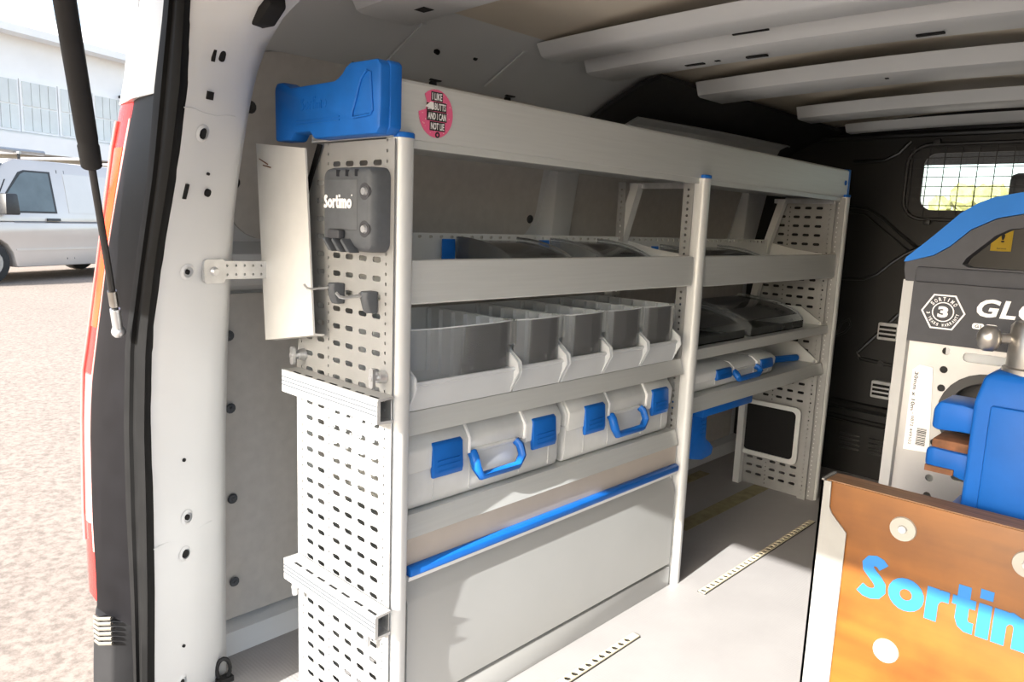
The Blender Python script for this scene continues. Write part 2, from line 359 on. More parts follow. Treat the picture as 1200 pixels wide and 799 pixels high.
b = roof_beam(.10, .25, 1.405); hole_row(b, .17, 1.398, (-.16, .12), .035, .025)
b = roof_beam(.635, .75, 1.415, .03); box(.20, .28, .745, .752, 1.4155, 1.419).build('beam_slot', 'hole_shade', b)
b = roof_beam(.815, .955, 1.405, .04); hole_row(b, .89, 1.4005, (.0, .16, .52), .05, .012)
hole_row(b, .89, 1.4025, (.08,), .012, .010)
b = roof_beam(1.26, 1.43, 1.405, .04, -.18); hole_row(b, 1.31, 1.404, (.10, .33), .008, .008)
b = roof_beam(1.83, 1.97, 1.405, .04, -.12)
b = roof_beam(2.28, 2.36, 1.41, .03, -.12)
# header over the tailgate opening
tag(MB().loft([[(x, -.215, 1.365+dz), (x, -.10, 1.385+dz), (x, -.02, 1.44+dz), (x, -.10, 1.475+dz), (x, -.22, 1.46+dz)] for x, dz in ((-.26, -.015), (-.1, 0), (.335, .02), (.77, 0), (.93, -.015))], True, True).build('wall_rear', 'white_paint'),
    'white steel header above the tailgate opening', 'header', kind='structure')
# ---- bulkhead with meshed window
wf = plate('wall_front', [(-.56, 0), (1.23, 0), (1.23, 1.34), (.98, 1.50), (-.31, 1.50), (-.56, 1.34)], [rrect(.12, .63, 1.10, 1.335, .05, 6)], .012, lambda u, v, w: Vector((u, 2.466+w, v)), 'bulkhead_black')
tag(wf, 'black bulkhead with pressed ridges behind the driver cab', 'bulkhead', kind='structure')
def ridge(pts, r=.007): MB().tube([(x, 2.459, z) for x, z in pts], r, 8).build('pressed_ridge', 'bulkhead_black', wf)
ridge([(-.30, 1.122), (-.11, 1.120), (-.06, 1.112), (.0, 1.075), (.06, 1.025), (.137, .967), (.25, .88)])
ridge([(-.30, 1.10), (-.12, 1.098), (-.07, 1.090), (.05, .998), (.12, .945)], .004)
ridge([(-.30, .822), (-.161, .822), (-.05, .828), (.0, .85), (.05, .90), (.094, .937), (.2, 1.0)])
ridge([(-.14, 1.30), (-.02, 1.305), (.03, 1.33), (.07, 1.375)], .008)
ridge([(.10, .70), (.03, .61), (-.041, .521), (-.03, .50), (.25, .475)], .008)
ridge([(-.20, .54), (-.10, .60), (-.08, .63), (-.09, .655), (-.115, .64), (-.14, .58)], .005)
ridge([(-.25, .30), (.9, .27)], .02)
ridge([(-.25, .24), (.9, .21)], .012)
ridge([(-.4, 1.40), (1.0, 1.40)], .012)
for gx in (-.075, .045):
    for k in range(4): box(gx, gx+.085, 2.452, 2.462, .105+k*.02, .112+k*.02).build('vent_louvre', 'black_plastic', wf, bevel=.002)
for x, z in ((.034, .625), (.034, .384)):
    h = MB().prism(rrect(x, x+.075, z-.035, z+.035, .005, 2), 'y', 2.44, 2.46).build('lashing_anchor', 'galv', wf)
    for k in range(3): box(x+.006, x+.07, 2.4375, 2.4405, z-.024+k*.018, z-.014+k*.018).build('anchor_slot', 'hole_shade', h)
MB().cyl((.055, 2.452, .49), (.055, 2.462, .49), .013).build('bolt', 'black_plastic', wf)
ys_ = box(.385, .45, 2.455, 2.459, .968, 1.045).build('warning_label', 'yellow_label', wf)
text('label_print', 'Sortimo', .03, .006, lambda u, v, w: V(.405+u, 2.4545-w, .975+v), 'print_black', ys_, .01)
text('label_print', '!', .012, .03, lambda u, v, w: V(.415+u, 2.4545-w, 1.0+v), 'print_black', ys_, .02)
wn = thing('window_1', 'small bulkhead window behind black wire mesh', 'window', (.375, 2.46, 1.10), kind='structure')
plate('window_frame', rrect(.066, .684, 1.072, 1.362, .075, 6), [rrect(.128, .622, 1.112, 1.325, .045, 6)], .010, facing_rear(2.456), 'black_plastic', wn)
MB().tube([(x, 2.449, z) for x, z in rrect(.070, .680, 1.076, 1.358, .075, 6)], .007, 6, closed=True).build('frame_bead', 'black_plastic', wn)
plate('pane', rrect(.118, .632, 1.098, 1.337, .05, 6), [], .004, facing_rear(2.474), 'glass', wn)
for i in range(11):
    x = .088+i*.0557; box(x, x+.003, 2.436, 2.439, 1.085, 1.350).build('mesh_wire', 'black_plastic', wn)
for i in range(8):
    z = 1.092+i*.0355; box(.075, .675, 2.439, 2.442, z, z+.003).build('mesh_wire', 'black_plastic', wn)
for x, z in ((.165, 1.066), (.165, 1.368), (.585, 1.066), (.585, 1.368)): box(x-.012, x+.012, 2.436, 2.452, z-.010, z+.010).build('mesh_clip', 'black_plastic', wn, bevel=.003)
# driver cab beyond the bulkhead
tag(MB().loft([[(x, 2.475, 1.46), (x, 3.15, 1.44), (x, 3.40, 1.385), (x, 3.39, 1.36), (x, 3.1, 1.41), (x, 2.475, 1.43)] for x in (-.40, .335, 1.07)], True, True).build('cab_roof', 'seat_fabric'), 'dark roof lining of the driver cab', 'roof lining', kind='structure')
st = thing('cab_seat', 'dark driver seat seen through the meshed bulkhead window', 'seat', (.44, 2.85, -.05))
MB().prism([(2.78, .35), (2.9, .35), (2.82, .98), (2.74, .98)], 'x', .28, .62).build('backrest', 'seat_fabric', st, bevel=.03)
MB().prism([(2.74, 1.02), (2.82, 1.02), (2.80, 1.27), (2.73, 1.27)], 'x', .36, .54).build('headrest', 'seat_fabric', st, bevel=.025)
box(.28, .62, 2.74, 3.25, -.05, .36).build('seat_cushion', 'seat_fabric', st, bevel=.03)

# ---- D-pillar, seal, outer body
S_T = [(-.325, -.30, -.05), (-.326, -.294, .126), (-.327, -.287, .293), (-.333, -.281, .457), (-.346, -.274, .614), (-.339, -.268, .771), (-.296, -.262, .925), (-.241, -.256, 1.068), (-.204, -.251, 1.199), (-.188, -.246, 1.325), (-.18, -.243, 1.40)]
SL_T = [(-.365, -.311, -.05), (-.375, -.305, .107), (-.392, -.298, .272), (-.414, -.292, .434), (-.427, -.285, .598), (-.418, -.279, .761), (-.364, -.272, .921), (-.315, -.266, 1.068), (-.287, -.261, 1.205), (-.248, -.256, 1.333), (-.24, -.254, 1.40)]
I_T = [(-.428, -.135, -.05), (-.423, -.135, .006), (-.403, -.135, .209), (-.393, -.135, .399), (-.383, -.135, .581), (-.365, -.135, .705), (-.349, -.135, .811), (-.336, -.135, .914), (-.314, -.135, 1.012), (-.286, -.135, 1.107), (-.257, -.135, 1.179), (-.246, -.135, 1.225), (-.230, -.135, 1.262), (-.192, -.135, 1.308), (-.13, -.135, 1.345), (-.06, -.135, 1.368), (.0, -.135, 1.38)]
I2_T = [(-.45, -.09, -.05), (-.43, -.09, .5), (-.40, -.09, .802), (-.381, -.09, .91), (-.366, -.09, 1.013), (-.331, -.09, 1.113), (-.312, -.09, 1.164), (-.281, -.09, 1.235), (-.262, -.09, 1.262), (-.228, -.09, 1.30), (-.17, -.09, 1.335), (-.10, -.09, 1.36), (-.04, -.09, 1.375)]
T_O = [(-.55, -.335, -.05), (-.561, -.329, .027), (-.602, -.314, .213), (-.646, -.302, .365), (-.672, -.288, .542), (-.678, -.28, .66), (-.659, -.272, .736), (-.605, -.256, .94), (-.559, -.241, 1.13), (-.51, -.236, 1.217), (-.484, -.228, 1.289), (-.441, -.221, 1.372), (-.42, -.219, 1.42)]
T_I = [(-.50, -.325, .16), (-.523, -.316, .245), (-.564, -.305, .392), (-.596, -.291, .561), (-.594, -.283, .66), (-.573, -.276, .748), (-.528, -.26, .944), (-.46, -.246, 1.126), (-.425, -.24, 1.203), (-.40, -.24, 1.26)]
ZL = [-.05, .05, .16, .25, .34, .43, .52, .6, .68, .76, .84, .92, 1.0, 1.07, 1.12, 1.17, 1.21, 1.25, 1.29, 1.33, 1.365]
def ring_at(z):
    s = lerp_track(S_T, z); i = lerp_track(I_T, z); j = lerp_track(I2_T, z)
    n = Vector((.95, -.2, 0))
    c1 = s.lerp(i, .18)+n*.010; c2 = s.lerp(i, .86)+n*.012
    wz = max(0, min(1, (z-.94)/.42)); back = Vector((-.51+.06*wz, -.075, z))
    return [s+Vector((-.03, .012, 0)), s, c1, c2, i+Vector((.004, .004, 0)), i+Vector((-.004, .016, 0)), j, back]
pil = MB().loft([ring_at(z) for z in ZL]).build('trim_1', 'white_paint', None, smooth=50)
tag(pil, 'white painted rear door pillar with punched holes', 'pillar', kind='structure')
def pface(z, t):
    r = ring_at(z); k = (t-.18)/.68; return r[2].lerp(r[3], k)
def pn(z, t):
    a = pface(z, t+.05)-pface(z, t-.05); b_ = pface(z+.02, t)-pface(z-.02, t); q = a.cross(b_).normalized()
    return q if q.x > 0 else -q
def phole(z, t, w, h, rnd=True, dimple=False):
    c = pface(z, t); nn = pn(z, t); up = Vector((0, 0, 1)); up = (up-nn*up.dot(nn)).normalized(); sx = up.cross(nn)
    if dimple: MB().add([c+nn*.0012+(sx*a+up*b)*1 for a, b in circ(0, 0, .015, 14)]+[c+nn*.004+(sx*a+up*b) for a, b in circ(0, 0, .010, 14)], [(i, (i+1) % 14, 14+(i+1) % 14, 14+i) for i in range(14)]).build('hole_rim', 'white_paint', pil)
    pts = rrect(-w/2, w/2, -h/2, h/2, min(w, h)*.49, 4) if rnd else [(-w/2, -h/2), (w/2, -h/2), (w/2, h/2), (-w/2, h/2)]
    k = len(pts); off = .0035
    MB().add([c+nn*off+sx*a+up*b for a, b in pts]+[c-nn*.004+sx*a+up*b for a, b in pts], [tuple(range(k)), tuple(range(2*k-1, k-1, -1))]+[(i, (i+1) % k, k+(i+1) % k, k+i) for i in range(k)]).build('punched_hole', 'hole_shade', pil)  # solid dark slab, the hole's shade is put into its colour
for a in ((1.256, .44, .006, .024, False), (1.256, .58, .011, .018), (1.192, .44, .012, .013, False), (1.132, .40, .011, .018, True, True), (1.068, .58, .005, .005), (1.036, .24, .006, .026, False), (1.036, .62, .012, .014), (.896, .44, .007, .009, True, True), (.536, .50, .007, .007), (.42, .54, .010, .011, True, True), (.348, .50, .016, .016, True, True), (.156, .48, .006, .006), (.08, .46, .009, .010, True, True)): phole(*a)
# dark slab painting the shade of the big opening in the upper corner
c = lerp_track(I_T, 1.318); MB().prism([(-.189, 1.308), (-.150, 1.306), (-.112, 1.328), (-.118, 1.36), (-.185, 1.375), (-.209, 1.342)], 'y', -.150, -.12).build('pillar_opening', 'hole_shade', pil, bevel=.004)
# weld seam across the pillar
for z in (1.165, .385):
    MB().tube([pface(z+.003*math.sin(9*t), t)+Vector((0, -.0005, 0)) for t in (.05, .2, .4, .6, .8, .95)], .001, 6).build('panel_seam', 'white_paint', pil)
MB().loft([[Vector((.90-q.x, q.y, q.z)) for q in ring_at(z)] for z in ZL]).build('unseen_right_pillar', 'white_paint', pil, smooth=50)  # out of view, mirrored pillar added to block light from the right
# rubber seal
rg = []
for z in [-.05+.05*i for i in range(30)]:
    a = lerp_track(S_T, z); b_ = lerp_track(SL_T, z); m_ = a.lerp(b_, .5); n = Vector((.75, -.66, 0))
    rg.append([a+Vector((0, .008, 0)), a+n*.014, a.lerp(b_, .22)+n*.022, a.lerp(b_, .40)+n*.012, a.lerp(b_, .52)+n*.010, a.lerp(b_, .62)+n*.018, a.lerp(b_, .85)+n*.012, b_+n*.004, b_+Vector((0, .02, 0))])
tag(MB().loft(rg, True, True).build('trim_2', 'rubber', None, smooth=60), 'black rubber door seal running up the rear pillar', 'door seal', kind='structure')
# tail light
tl = thing('tail_light', 'tall red tail light with black side panel beside the rubber seal', 'tail light', (-.6, -.3, .18))
zt = [.215+i*.05 for i in range(21)]
def tl_strip(f0, f1, z0, z1, off, name, mt, par, th=.016):
    zz = [z for z in zt if z0 <= z <= z1]; rings = []
    for z in zz:
        o = lerp_track(T_O, z); i = lerp_track(T_I, z); n = Vector((.35, -.93, 0))
        p0, p1 = o.lerp(i, f0), o.lerp(i, f1)
        rings.append([p0+n*(off-.004), p0.lerp(p1, .25)+n*off, p0.lerp(p1, .75)+n*off, p1+n*(off-.003), p1-n*th, p0-n*th])
    return MB().loft(rings, True, True).build(name, mt, par, smooth=60)
def tl_black(z0, z1):
    rings = []
    for z in [z0+(z1-z0)*i/18 for i in range(19)]:
        i = lerp_track(T_I, z); s = lerp_track(SL_T, z); rings.append([i+Vector((0, -.003, 0)), i.lerp(s, .3)+Vector((.0, -.004, 0)), s+Vector((0, .006, 0)), s+Vector((0, .03, 0)), i+Vector((0, .03, 0))])
    return MB().loft(rings, True, True).build('side_panel', 'tail_black', tl, smooth=40)
tl_strip(0, 1, .2, 1.25, .0, 'red_lens', 'lens_red', tl)
tl_strip(.02, .14, .30, 1.17, .004, 'clear_rim', 'lens_white', tl, .004)
tl_strip(.86, .99, .30, 1.17, .004, 'clear_rim', 'lens_white', tl, .004)
tl_strip(.24, .78, .72, 1.15, .005, 'brake_strip', 'lens_orange', tl, .004)
tl_strip(.36, .80, .32, .70, .005, 'indicator_strip', 'lens_white', tl, .004)
tl_black(.21, 1.20)
# outer body above and below the light
tag(MB().loft([[o, o.lerp(lerp_track(SL_T, o.z), .5)+Vector((0, -.006, 0)), lerp_track(SL_T, o.z)+Vector((0, .004, 0)), lerp_track(SL_T, o.z)+Vector((0, .05, 0)), o+Vector((-.01, .12, 0))] for o in [lerp_track(T_O, z) for z in (1.195, 1.25, 1.3, 1.36, 1.43)]], True, True).build('trim_3', 'white_paint', None, smooth=50), 'white body corner above the red tail light', 'body panel', kind='structure')
# body side, outside
tag(MB().loft([[(x-.03, y, z) for x, z in ((-.58, -.30), (-.65, .0), (-.66, .6), (-.62, .9), (-.53, 1.2), (-.44, 1.42))] for y in (-.22, 1.0, 2.46)]).build('trim_4', 'white_paint', None, solid=.03), 'white outer side of the van body', 'body panel', kind='structure')
bu = thing('rear_bumper', 'black plastic rear bumper corner below the tail light', 'bumper', (-.5, -.33, -.5))
MB().loft([[(-.575, -.27, z), (-.555, -.315-dy, z), (-.50, -.335-dy, z), (-.455, -.315-dy, z), (-.435, -.25, z), (-.56, -.20, z)] for z, dy in ((-.30, .02), (-.05, .010), (.10, .004), (.165, .0), (.198, -.003))], True, True).build('bumper_shell', 'bumper_black', bu, bevel=.006)
MB().loft([[(x, -.36, z), (x, -.28, z), (x, -.27, z-.03), (x, -.38, z-.05)] for x, z in ((-.6, -.12), (.335, -.12), (1.25, -.12))], True, True).build('bumper_step', 'bumper_black', bu)
for k in range(6): MB().tube([(-.495, -.334, .152+k*.0105), (-.47, -.334, .156+k*.0105), (-.448, -.318, .160+k*.0105)], .0036, 6).build('lamp_fin', 'fin_beige', bu)
# sill under the opening
tag(box(-.44, 1.1, -.30, -.2, -.06, -.006).build('trim_5', 'black_plastic', None, bevel=.008), 'black loading sill at the tailgate opening', 'sill', kind='structure')
# open tailgate above the photographer
dr = thing('door_1', 'open white tailgate raised above the load opening', 'tailgate', (.335, -.2, 1.47), kind='structure')
MB().loft([[(x, y, z+.035*(1-abs(x-.335)/.75)) for x in (-.40, -.2, .335, .87, 1.07)] for y, z in ((-.215, 1.475), (-.5, 1.50), (-.9, 1.475), (-1.2, 1.40), (-1.40, 1.375))]).build('outer_skin', 'white_paint', dr, solid=-.02)
MB().loft([[(x, y, z) for x in (-.38, .335, 1.05)] for y, z in ((-.23, 1.45), (-.5, 1.47), (-.9, 1.445), (-1.2, 1.375), (-1.38, 1.365))]).build('inner_lining', 'white_paint', dr, solid=.01)  # unseen inner side made white to bounce light into the load space
# gas strut
gs = thing('gas_strut', 'black tailgate gas strut with thin piston rod', 'gas strut', (-.36, -.31, .79))
A = V(-.359, -.312, .804); B = V(-.134, -.4475, 1.405)
def on(t): return A.lerp(B, t)
tS = .445
MB().cyl(on(.03), on(tS+.02), .0055, n=12).build('piston_rod', 'black_plastic', gs)
MB().tube([on(tS-.012), on(tS-.008), on(tS+.04), on(tS+.045), on(tS+.06), on(1)], [.013, .0150, .0155, .0142, .0150, .0150], 16).build('cylinder', 'bumper_black', gs)
MB().cyl(on(-.02), on(.045), .0085, n=12).ball(on(-.025), .012).build('ball_joint', 'galv', gs)
MB().cyl(on(.055), on(.10), .0075, n=12).build('rod_collar', 'steel', gs)

# ================================================================== SHELVING RACK
rk = thing('shelving_rack', 'long grey aluminium shelving rack with perforated end panels along the left wall', 'shelving', (-.15, 1.02, 0))
def post_profile(y0, g=0.0):
    return [(-.022, y0+.011-g), (.004, y0+.011-g), (.010+g*.5, y0+.013-g), (.014+g, y0+.020), (.015+g, y0+.028), (.013+g, y0+.040), (.007+g, y0+.047), (.0, y0+.050+g), (-.022, y0+.050+g)]
HT = 1.138
for y0 in (0, 1.0, 2.0):
    p = MB().prism(post_profile(y0), 'z', 0, HT).build('post', 'alu_white', rk, smooth=50)
    MB().prism(post_profile(y0, .002), 'z', HT, HT+.009).build('post_cap', 'blue', p, bevel=.002)
def rear_x(z): return -.305 if z < .72 else max(-.305+(z-.72)*.14, -.305) if z < .95 else -.27+(z-.95)*.28
for y0 in (.012, 1.012, 1.968):
    MB().loft([[(rear_x(z), y0, z), (rear_x(z)+.026, y0, z), (rear_x(z)+.026, y0+.028, z), (rear_x(z), y0+.028, z)] for z in (0, .4, .72, .95, 1.05, 1.125)], True, True).build('rear_post', 'alu_white', rk)
# perforated strips on the mid and far frames
def strip(y, x0, x1, th=.002):
    hs = [circ((x0+x1)/2, .02+.017*k, .0036, 6) for k in range(65)]
    plate('perforated_strip', [(x0, .0), (x1, 0), (x1, 1.13), (x0, 1.13)], hs, th, facing_rear(y), 'alu_perf', rk)
strip(1.006, -.047, -.016); strip(1.988, -.047, -.016)
strip(1.010, -.262, -.236)
# perforated end panels
OUT = [(.009, 0), (-.305, 0), (-.305, .70), (-.27, .95), (-.25, 1.06), (-.21, 1.135), (.009, 1.135)]
def xl(z):
    if z < .70: return -.305
    if z < .95: return -.305+(z-.70)*.14
    if z < 1.06: return -.27+(z-.95)*.18
    return -.25+(z-1.06)*.53
def end_panel(name, y, skip=None):
    hs = []
    for k in range(-25, 9):
        z = .834+.0329*k
        if z < .02: continue
        for x in (-.257, -.216, -.162, -.121, -.079, -.038):
            if x-.016 < xl(z) or (skip and skip(x, z)): continue
            hs.append(rrect(x-.0125, x+.0125, z-.0048, z+.0048, .0046, 2))
    for x in (-.286, -.189, -.011):
        for k in range(66):
            z = .015+.0172*k
            if x-.008 < xl(z) or (skip and skip(x, z)): continue
            hs.append([(x-.0022, z-.0026), (x+.0022, z-.0026), (x+.0022, z+.0026), (x-.0022, z+.0026)])
    return plate(name, OUT, hs, .002, facing_rear(y), 'alu_perf', rk, smooth=0)
ep = end_panel('end_panel', .006)
fp = end_panel('end_panel', 2.006, lambda x, z: -.316 < x < -.06 and .125 < z < .345)
plate('access_frame', rrect(-.300, -.062, .125, .348, .02, 4), [rrect(-.283, -.079, .142, .331, .018, 4)], .006, facing_rear(1.986), 'alu_white', fp)
plate('opening_dark', rrect(-.29, -.07, .135, .338, .018, 4), [], .002, facing_rear(1.990), 'hole_shade', fp)  # black sheet added for the dark seen through the open frame
for y in (.018, 1.03, 1.975): box(-.24, -.02, y, y+.012, 1.112, 1.128).build('cross_bar', 'galv', rk)
# top gutter
MB().prism([(0, 1.138), (.001, 1.145), (.001, 1.229), (-.004, 1.234), (-.018, 1.234), (-.018, 1.231), (-.006, 1.230), (-.003, 1.226), (-.003, 1.141), (-.24, 1.141), (-.24, 1.19), (-.243, 1.19), (-.243, 1.138)], 'y', .004, 2.04).build('top_gutter', 'alu', rk, smooth=30)
MB().prism([(-.004, 1.124), (-.006, 1.138), (-.05, 1.138), (-.05, 1.128), (-.022, 1.128), (-.020, 1.124)], 'y', .05, 2.0).build('gutter_rail', 'alu', rk)
# blue moulded end tray at the near end of the gutter
et = MB().prism([(-.318, 1.140), (-.262, 1.139), (-.250, 1.152), (-.196, 1.152), (-.184, 1.139), (.004, 1.139), (.014, 1.150), (.016, 1.20), (.016, 1.246), (.006, 1.256), (-.070, 1.258), (-.084, 1.252), (-.094, 1.243), (-.106, 1.237), (-.118, 1.233), (-.262, 1.234), (-.272, 1.239), (-.290, 1.246), (-.312, 1.247), (-.320, 1.236)], 'y', -.030, .006).build('end_tray', 'blue', rk, bevel=.005)
tag(et, 'blue moulded plastic end tray')
MB().prism([(.004, 1.139), (.018, 1.150), (.018, 1.172), (.018, 1.25), (.010, 1.256), (.004, 1.256)], 'y', -.012, .012).build('tray_corner', 'blue', et, bevel=.003)
MB().tube([(-.058, -.031, 1.168), (-.010, -.031, 1.170), (-.004, -.031, 1.176), (-.010, -.031, 1.236), (-.020, -.031, 1.240), (-.036, -.031, 1.228), (-.060, -.031, 1.176)], .0022, 6, closed=True).build('tray_groove', 'blue', et)
heavy_name('embossed_name', .085, .022, lambda u, v, w: V(-.225+u, -.0296-w, 1.190+v), 'blue', et, .0012)
for z in (1.166, 1.172): box(-.24, -.10, -.0315, -.029, z, z+.002).build('tray_rib', 'blue', et)
ec = MB().prism([(-.24, 1.138), (.003, 1.138), (.003, 1.236), (-.02, 1.238), (-.24, 1.20)], 'y', 2.036, 2.052).build('end_cap', 'blue', rk, bevel=.002)
MB().cyl((.0, 2.012, 1.188), (.004, 2.012, 1.188), .010, .008).build('cap_plug', 'blue', ec)
# sticker
def donut(n=30):
    pts = []
    for i in range(n):
        a = 2*PI*i/n; ry = .0385; rz = .0405; d = 1.0
        if 2.45 < a < 2.95: d = .62
        pts.append((.098+ry*d*math.cos(a), 1.186+rz*d*math.sin(a)))
    return pts
sk = plate('sticker', donut(), [], .0006, facing_side(.0022), 'sticker_pink', rk, 0); tag(sk, 'pink sprinkled doughnut sticker with slogan')
def words(s, y0, z0, w, h, pad=.002):
    lb = box(.0025, .0031, y0-pad, y0+w+pad, z0-pad, z0+h+pad).build('text_block', 'print_black', sk)
    text('slogan_text', s, w, h, lambda u, v, q: V(.0034+q, y0+u, z0+v), 'print_white', lb, .02, .0004)
words('I LIKE', .088, 1.2085, .022, .0115); words('BUTTS', .094, 1.1920, .025, .0115); words('AND I CAN', .079, 1.1755, .041, .0115); words('NOT LIE', .086, 1.1590, .030, .0115)
words('BIG', .0785, 1.1915, .012, .009)
MB().add([(.0040, .072, 1.1955), (.0040, .092, 1.1925), (.0040, .0905, 1.2035), (.0040, .084, 1.2045)], [(0, 1, 2, 3)]).build('torn_paper', 'paper', sk, solid=.0004)
plate('sticker_mark', circ(.1015, 1.1505, .0052), [circ(.1015, 1.1505, .0025)], .0006, facing_side(.0030), 'print_black', sk)
# ---- shelves
def lip_shelf(y0, y1, zt, zb, depth, zbase, lip_top=-.014):
    sh = MB().prism([(.0, zb), (lip_top, zt), (-depth, zt), (-depth, zt+.03), (-depth-.002, zt+.03), (-depth-.002, zt-.004), (lip_top-.004, zt-.004), (-.004, zb+.002)], 'y', y0, y1).build('shelf', 'alu', rk, smooth=25)
    return sh
def deep_tray(y0, y1, z0, z1, depth):
    sh = MB().prism([(-.002, z0), (.001, z0+.003), (.001, z1-.002), (-.002, z1), (-.012, z1), (-.012, z1-.002), (-.003, z1-.003), (-.003, z0+.003), (-depth, z0+.003), (-depth, z0)], 'y', y0, y1).build('deep_tray', 'alu', rk, smooth=25)
    n = int((y1-y0-.04)/.031); zz = z1+.033
    plate('back_strip', [(y0, z0), (y1, z0), (y1, zz+.008), (y0, zz+.008)], [rrect(y0+.03+.031*k-.005, y0+.03+.031*k+.005, zz-.0035, zz+.0035, .003, 2) for k in range(n)], .002, facing_side(-depth), 'alu_white', sh)
    for y in (y0+.001, y1-.004): 
        e = MB().prism([(-.01, z0), (-.01, z1-.004), (-depth*.6, z1+.01), (-depth, z1+.03), (-depth, z0)], 'y', y, y+.003).build('tray_side', 'alu_white', sh)
        for x in (-.028, -.20): MB().cyl((x, y-.003, z1-.016), (x, y+.006, z1-.016), .006, n=8).build('bolt', 'galv', e)
    return sh
deep_tray(.052, .998, .855, .934, .245)
lip_shelf(.052, .998, .655, .615, .298, .65)
lip_shelf(.052, .998, .456, .416, .298, .445)
deep_tray(1.052, 1.998, .850, .934, .25)
lip_shelf(1.052, 1.998, .675, .647, .30, .65, -.004)
lip_shelf(1.052, 1.998, .533, .494, .30, .51, -.012)
# side cheeks of the lower trays in the far bay
for z0, z1 in ((.675, .735), (.533, .60)):
    e = MB().prism([(-.02, z0-.02), (-.02, z0+.01), (-.10, z1), (-.29, z1), (-.29, z0-.02)], 'y', 1.976, 1.980).build('shelf_cheek', 'alu_white', rk)
    for x in (-.03, -.13): MB().cyl((x, 1.972, z0+.005), (x, 1.977, z0+.005), .006, n=8).build('bolt', 'galv', e)
box(-.302, -.299, 1.06, 1.97, .68, .74).build('back_rail', 'alu_white', rk)
# ---- drawer cabinet at the foot of the near bay
cb = box(-.010, -.006, .052, .998, .335, .416).build('fascia', 'beige_shade_metal', rk)
MB().prism([(-.006, .343), (.008, .343), (.010, .347), (.010, .358), (.004, .362), (-.006, .362)], 'y', .056, .994).build('handle_strip', 'blue_bright', rk, bevel=.0015)
MB().prism([(-.006, .334), (.004, .334), (.006, .343), (-.006, .343)], 'y', .054, .996).build('strip_seat', 'alu_white', rk)
MB().prism([(-.012, .333), (-.016, .328), (.000, .293), (.003, .286), (.004, .07), (-.010, .066), (-.022, .066), (-.022, .333)], 'y', .054, .992).build('drawer_flap', 'flap_grey', rk, smooth=30)
box(-.012, .002, .052, .998, .0, .060).build('plinth', 'flap_grey', rk, bevel=.002)
box(-.30, -.012, .990, .996, .0, .39).build('added_cabinet_side', 'alu_white', rk)  # panel added so that sun does not pass into the far bay
box(-.302, -.298, .03, .996, .0, .39).build('cabinet_back', 'alu_white', rk)
# ---- lashing rails on the near end panel
for z in (.700, .302):
    q = MB().prism([(-.033, z-.044), (-.033, z-.004), (-.030, z), (.002, z+.001), (.002, z-.003), (-.026, z-.005), (-.026, z-.040), (.002, z-.042), (.002, z-.046)], 'x', -.296, .020).build('lashing_rail', 'rail_alu', rk)
    for dz in (-.014, -.022, -.030): box(-.295, .019, -.0342, -.0330, z+dz, z+dz+.0022).build('rail_groove', 'grey_plastic', q)
    for k in range(7): box(-.262+k*.042, -.238+k*.042, -.0285, -.024, z-.0005, z+.0008).build('rail_slot', 'hole_shade', q)
    box(-.298, -.294, -.032, .0, z-.044, z).build('rail_end', 'alu', q)
    for x, zz, sgn in ((-.012, z+.03, 1), (-.275, z+.03 if z > .5 else z-.062, 1)) if z > .5 else ((-.020, z-.062, 1), (-.275, z-.06, 1)):
        w = MB().cyl((x, .004, zz), (x, -.010, zz), .012, .010).cyl((x, -.010, zz), (x, -.026, zz), .005).build('mount_bolt', 'galv', rk)
        MB().prism(rrect(x-.006, x+.006, zz-.018, zz+.018, .005, 3), 'y', -.024, -.018).build('wing', 'galv', w)
# ================================================================== fittings hung on the near end panel
bx = thing('plastic_strap_holder', 'dark grey plastic holder with white name on the perforated end panel', 'holder', (-.075, -.015, .945))
def hprof(t):
    s = 1-.05*t
    return [(-.075+(x+.075)*s, y) for x, y in rrect(-.150, .0, .946, 1.088, .018, 4)]
rings = []
for yy, s in ((.0045, 1), (-.020, 1.0), (-.030, .955), (-.034, .87)):
    rings.append([(-.075+(x+.075)*s, yy, 1.017+(z-1.017)*s) for x, z in rrect(-.150, .0, .946, 1.088, .018, 5)])
MB().loft(rings, True, True).build('shell', 'grey_plastic', bx, smooth=40)
MB().loft([[(-.136, -.0345, z), (-.125, -.0405, z), (-.05, -.0405, z), (-.040, -.0345, z)] for z in (.983, 1.02, 1.058, 1.066)], True, True).build('name_plate', 'grey_plastic', bx, smooth=40)
heavy_name('name_print', .084, .023, lambda u, v, w: V(-.131+u, -.0406-w, 1.018+v), 'print_white', bx)
MB().cyl((-.045, -.0415, 1.040), (-.045, -.0422, 1.040), .0015, n=10).build('name_dot', 'print_white', bx)
for z in (1.047, .985):
    w = MB().cyl((-.020, -.030, z), (-.020, -.0345, z), .016, .014, 16).build('screw_well', 'header_grey', bx)
    MB().cyl((-.018, -.034, z), (-.018, -.039, z), .0075, .006, 12).build('screw_head', 'galv', w)
for k, x in enumerate((-.112, -.085, -.058)):
    MB().prism([(x, -.028), (x+.018, -.028), (x+.018, -.040)], 'z', 1.072, 1.083).build('top_rib', 'header_grey', bx)
    MB().prism([(x-.004, .968), (x+.016, .950), (x+.022, .944), (x+.010, .946), (x-.008, .964)], 'y', -.052, -.03).build('claw', 'grey_plastic', bx, bevel=.002)
box(-.112, -.075, -.048, -.034, .966, .982).build('cleat', 'header_grey', bx, bevel=.004)
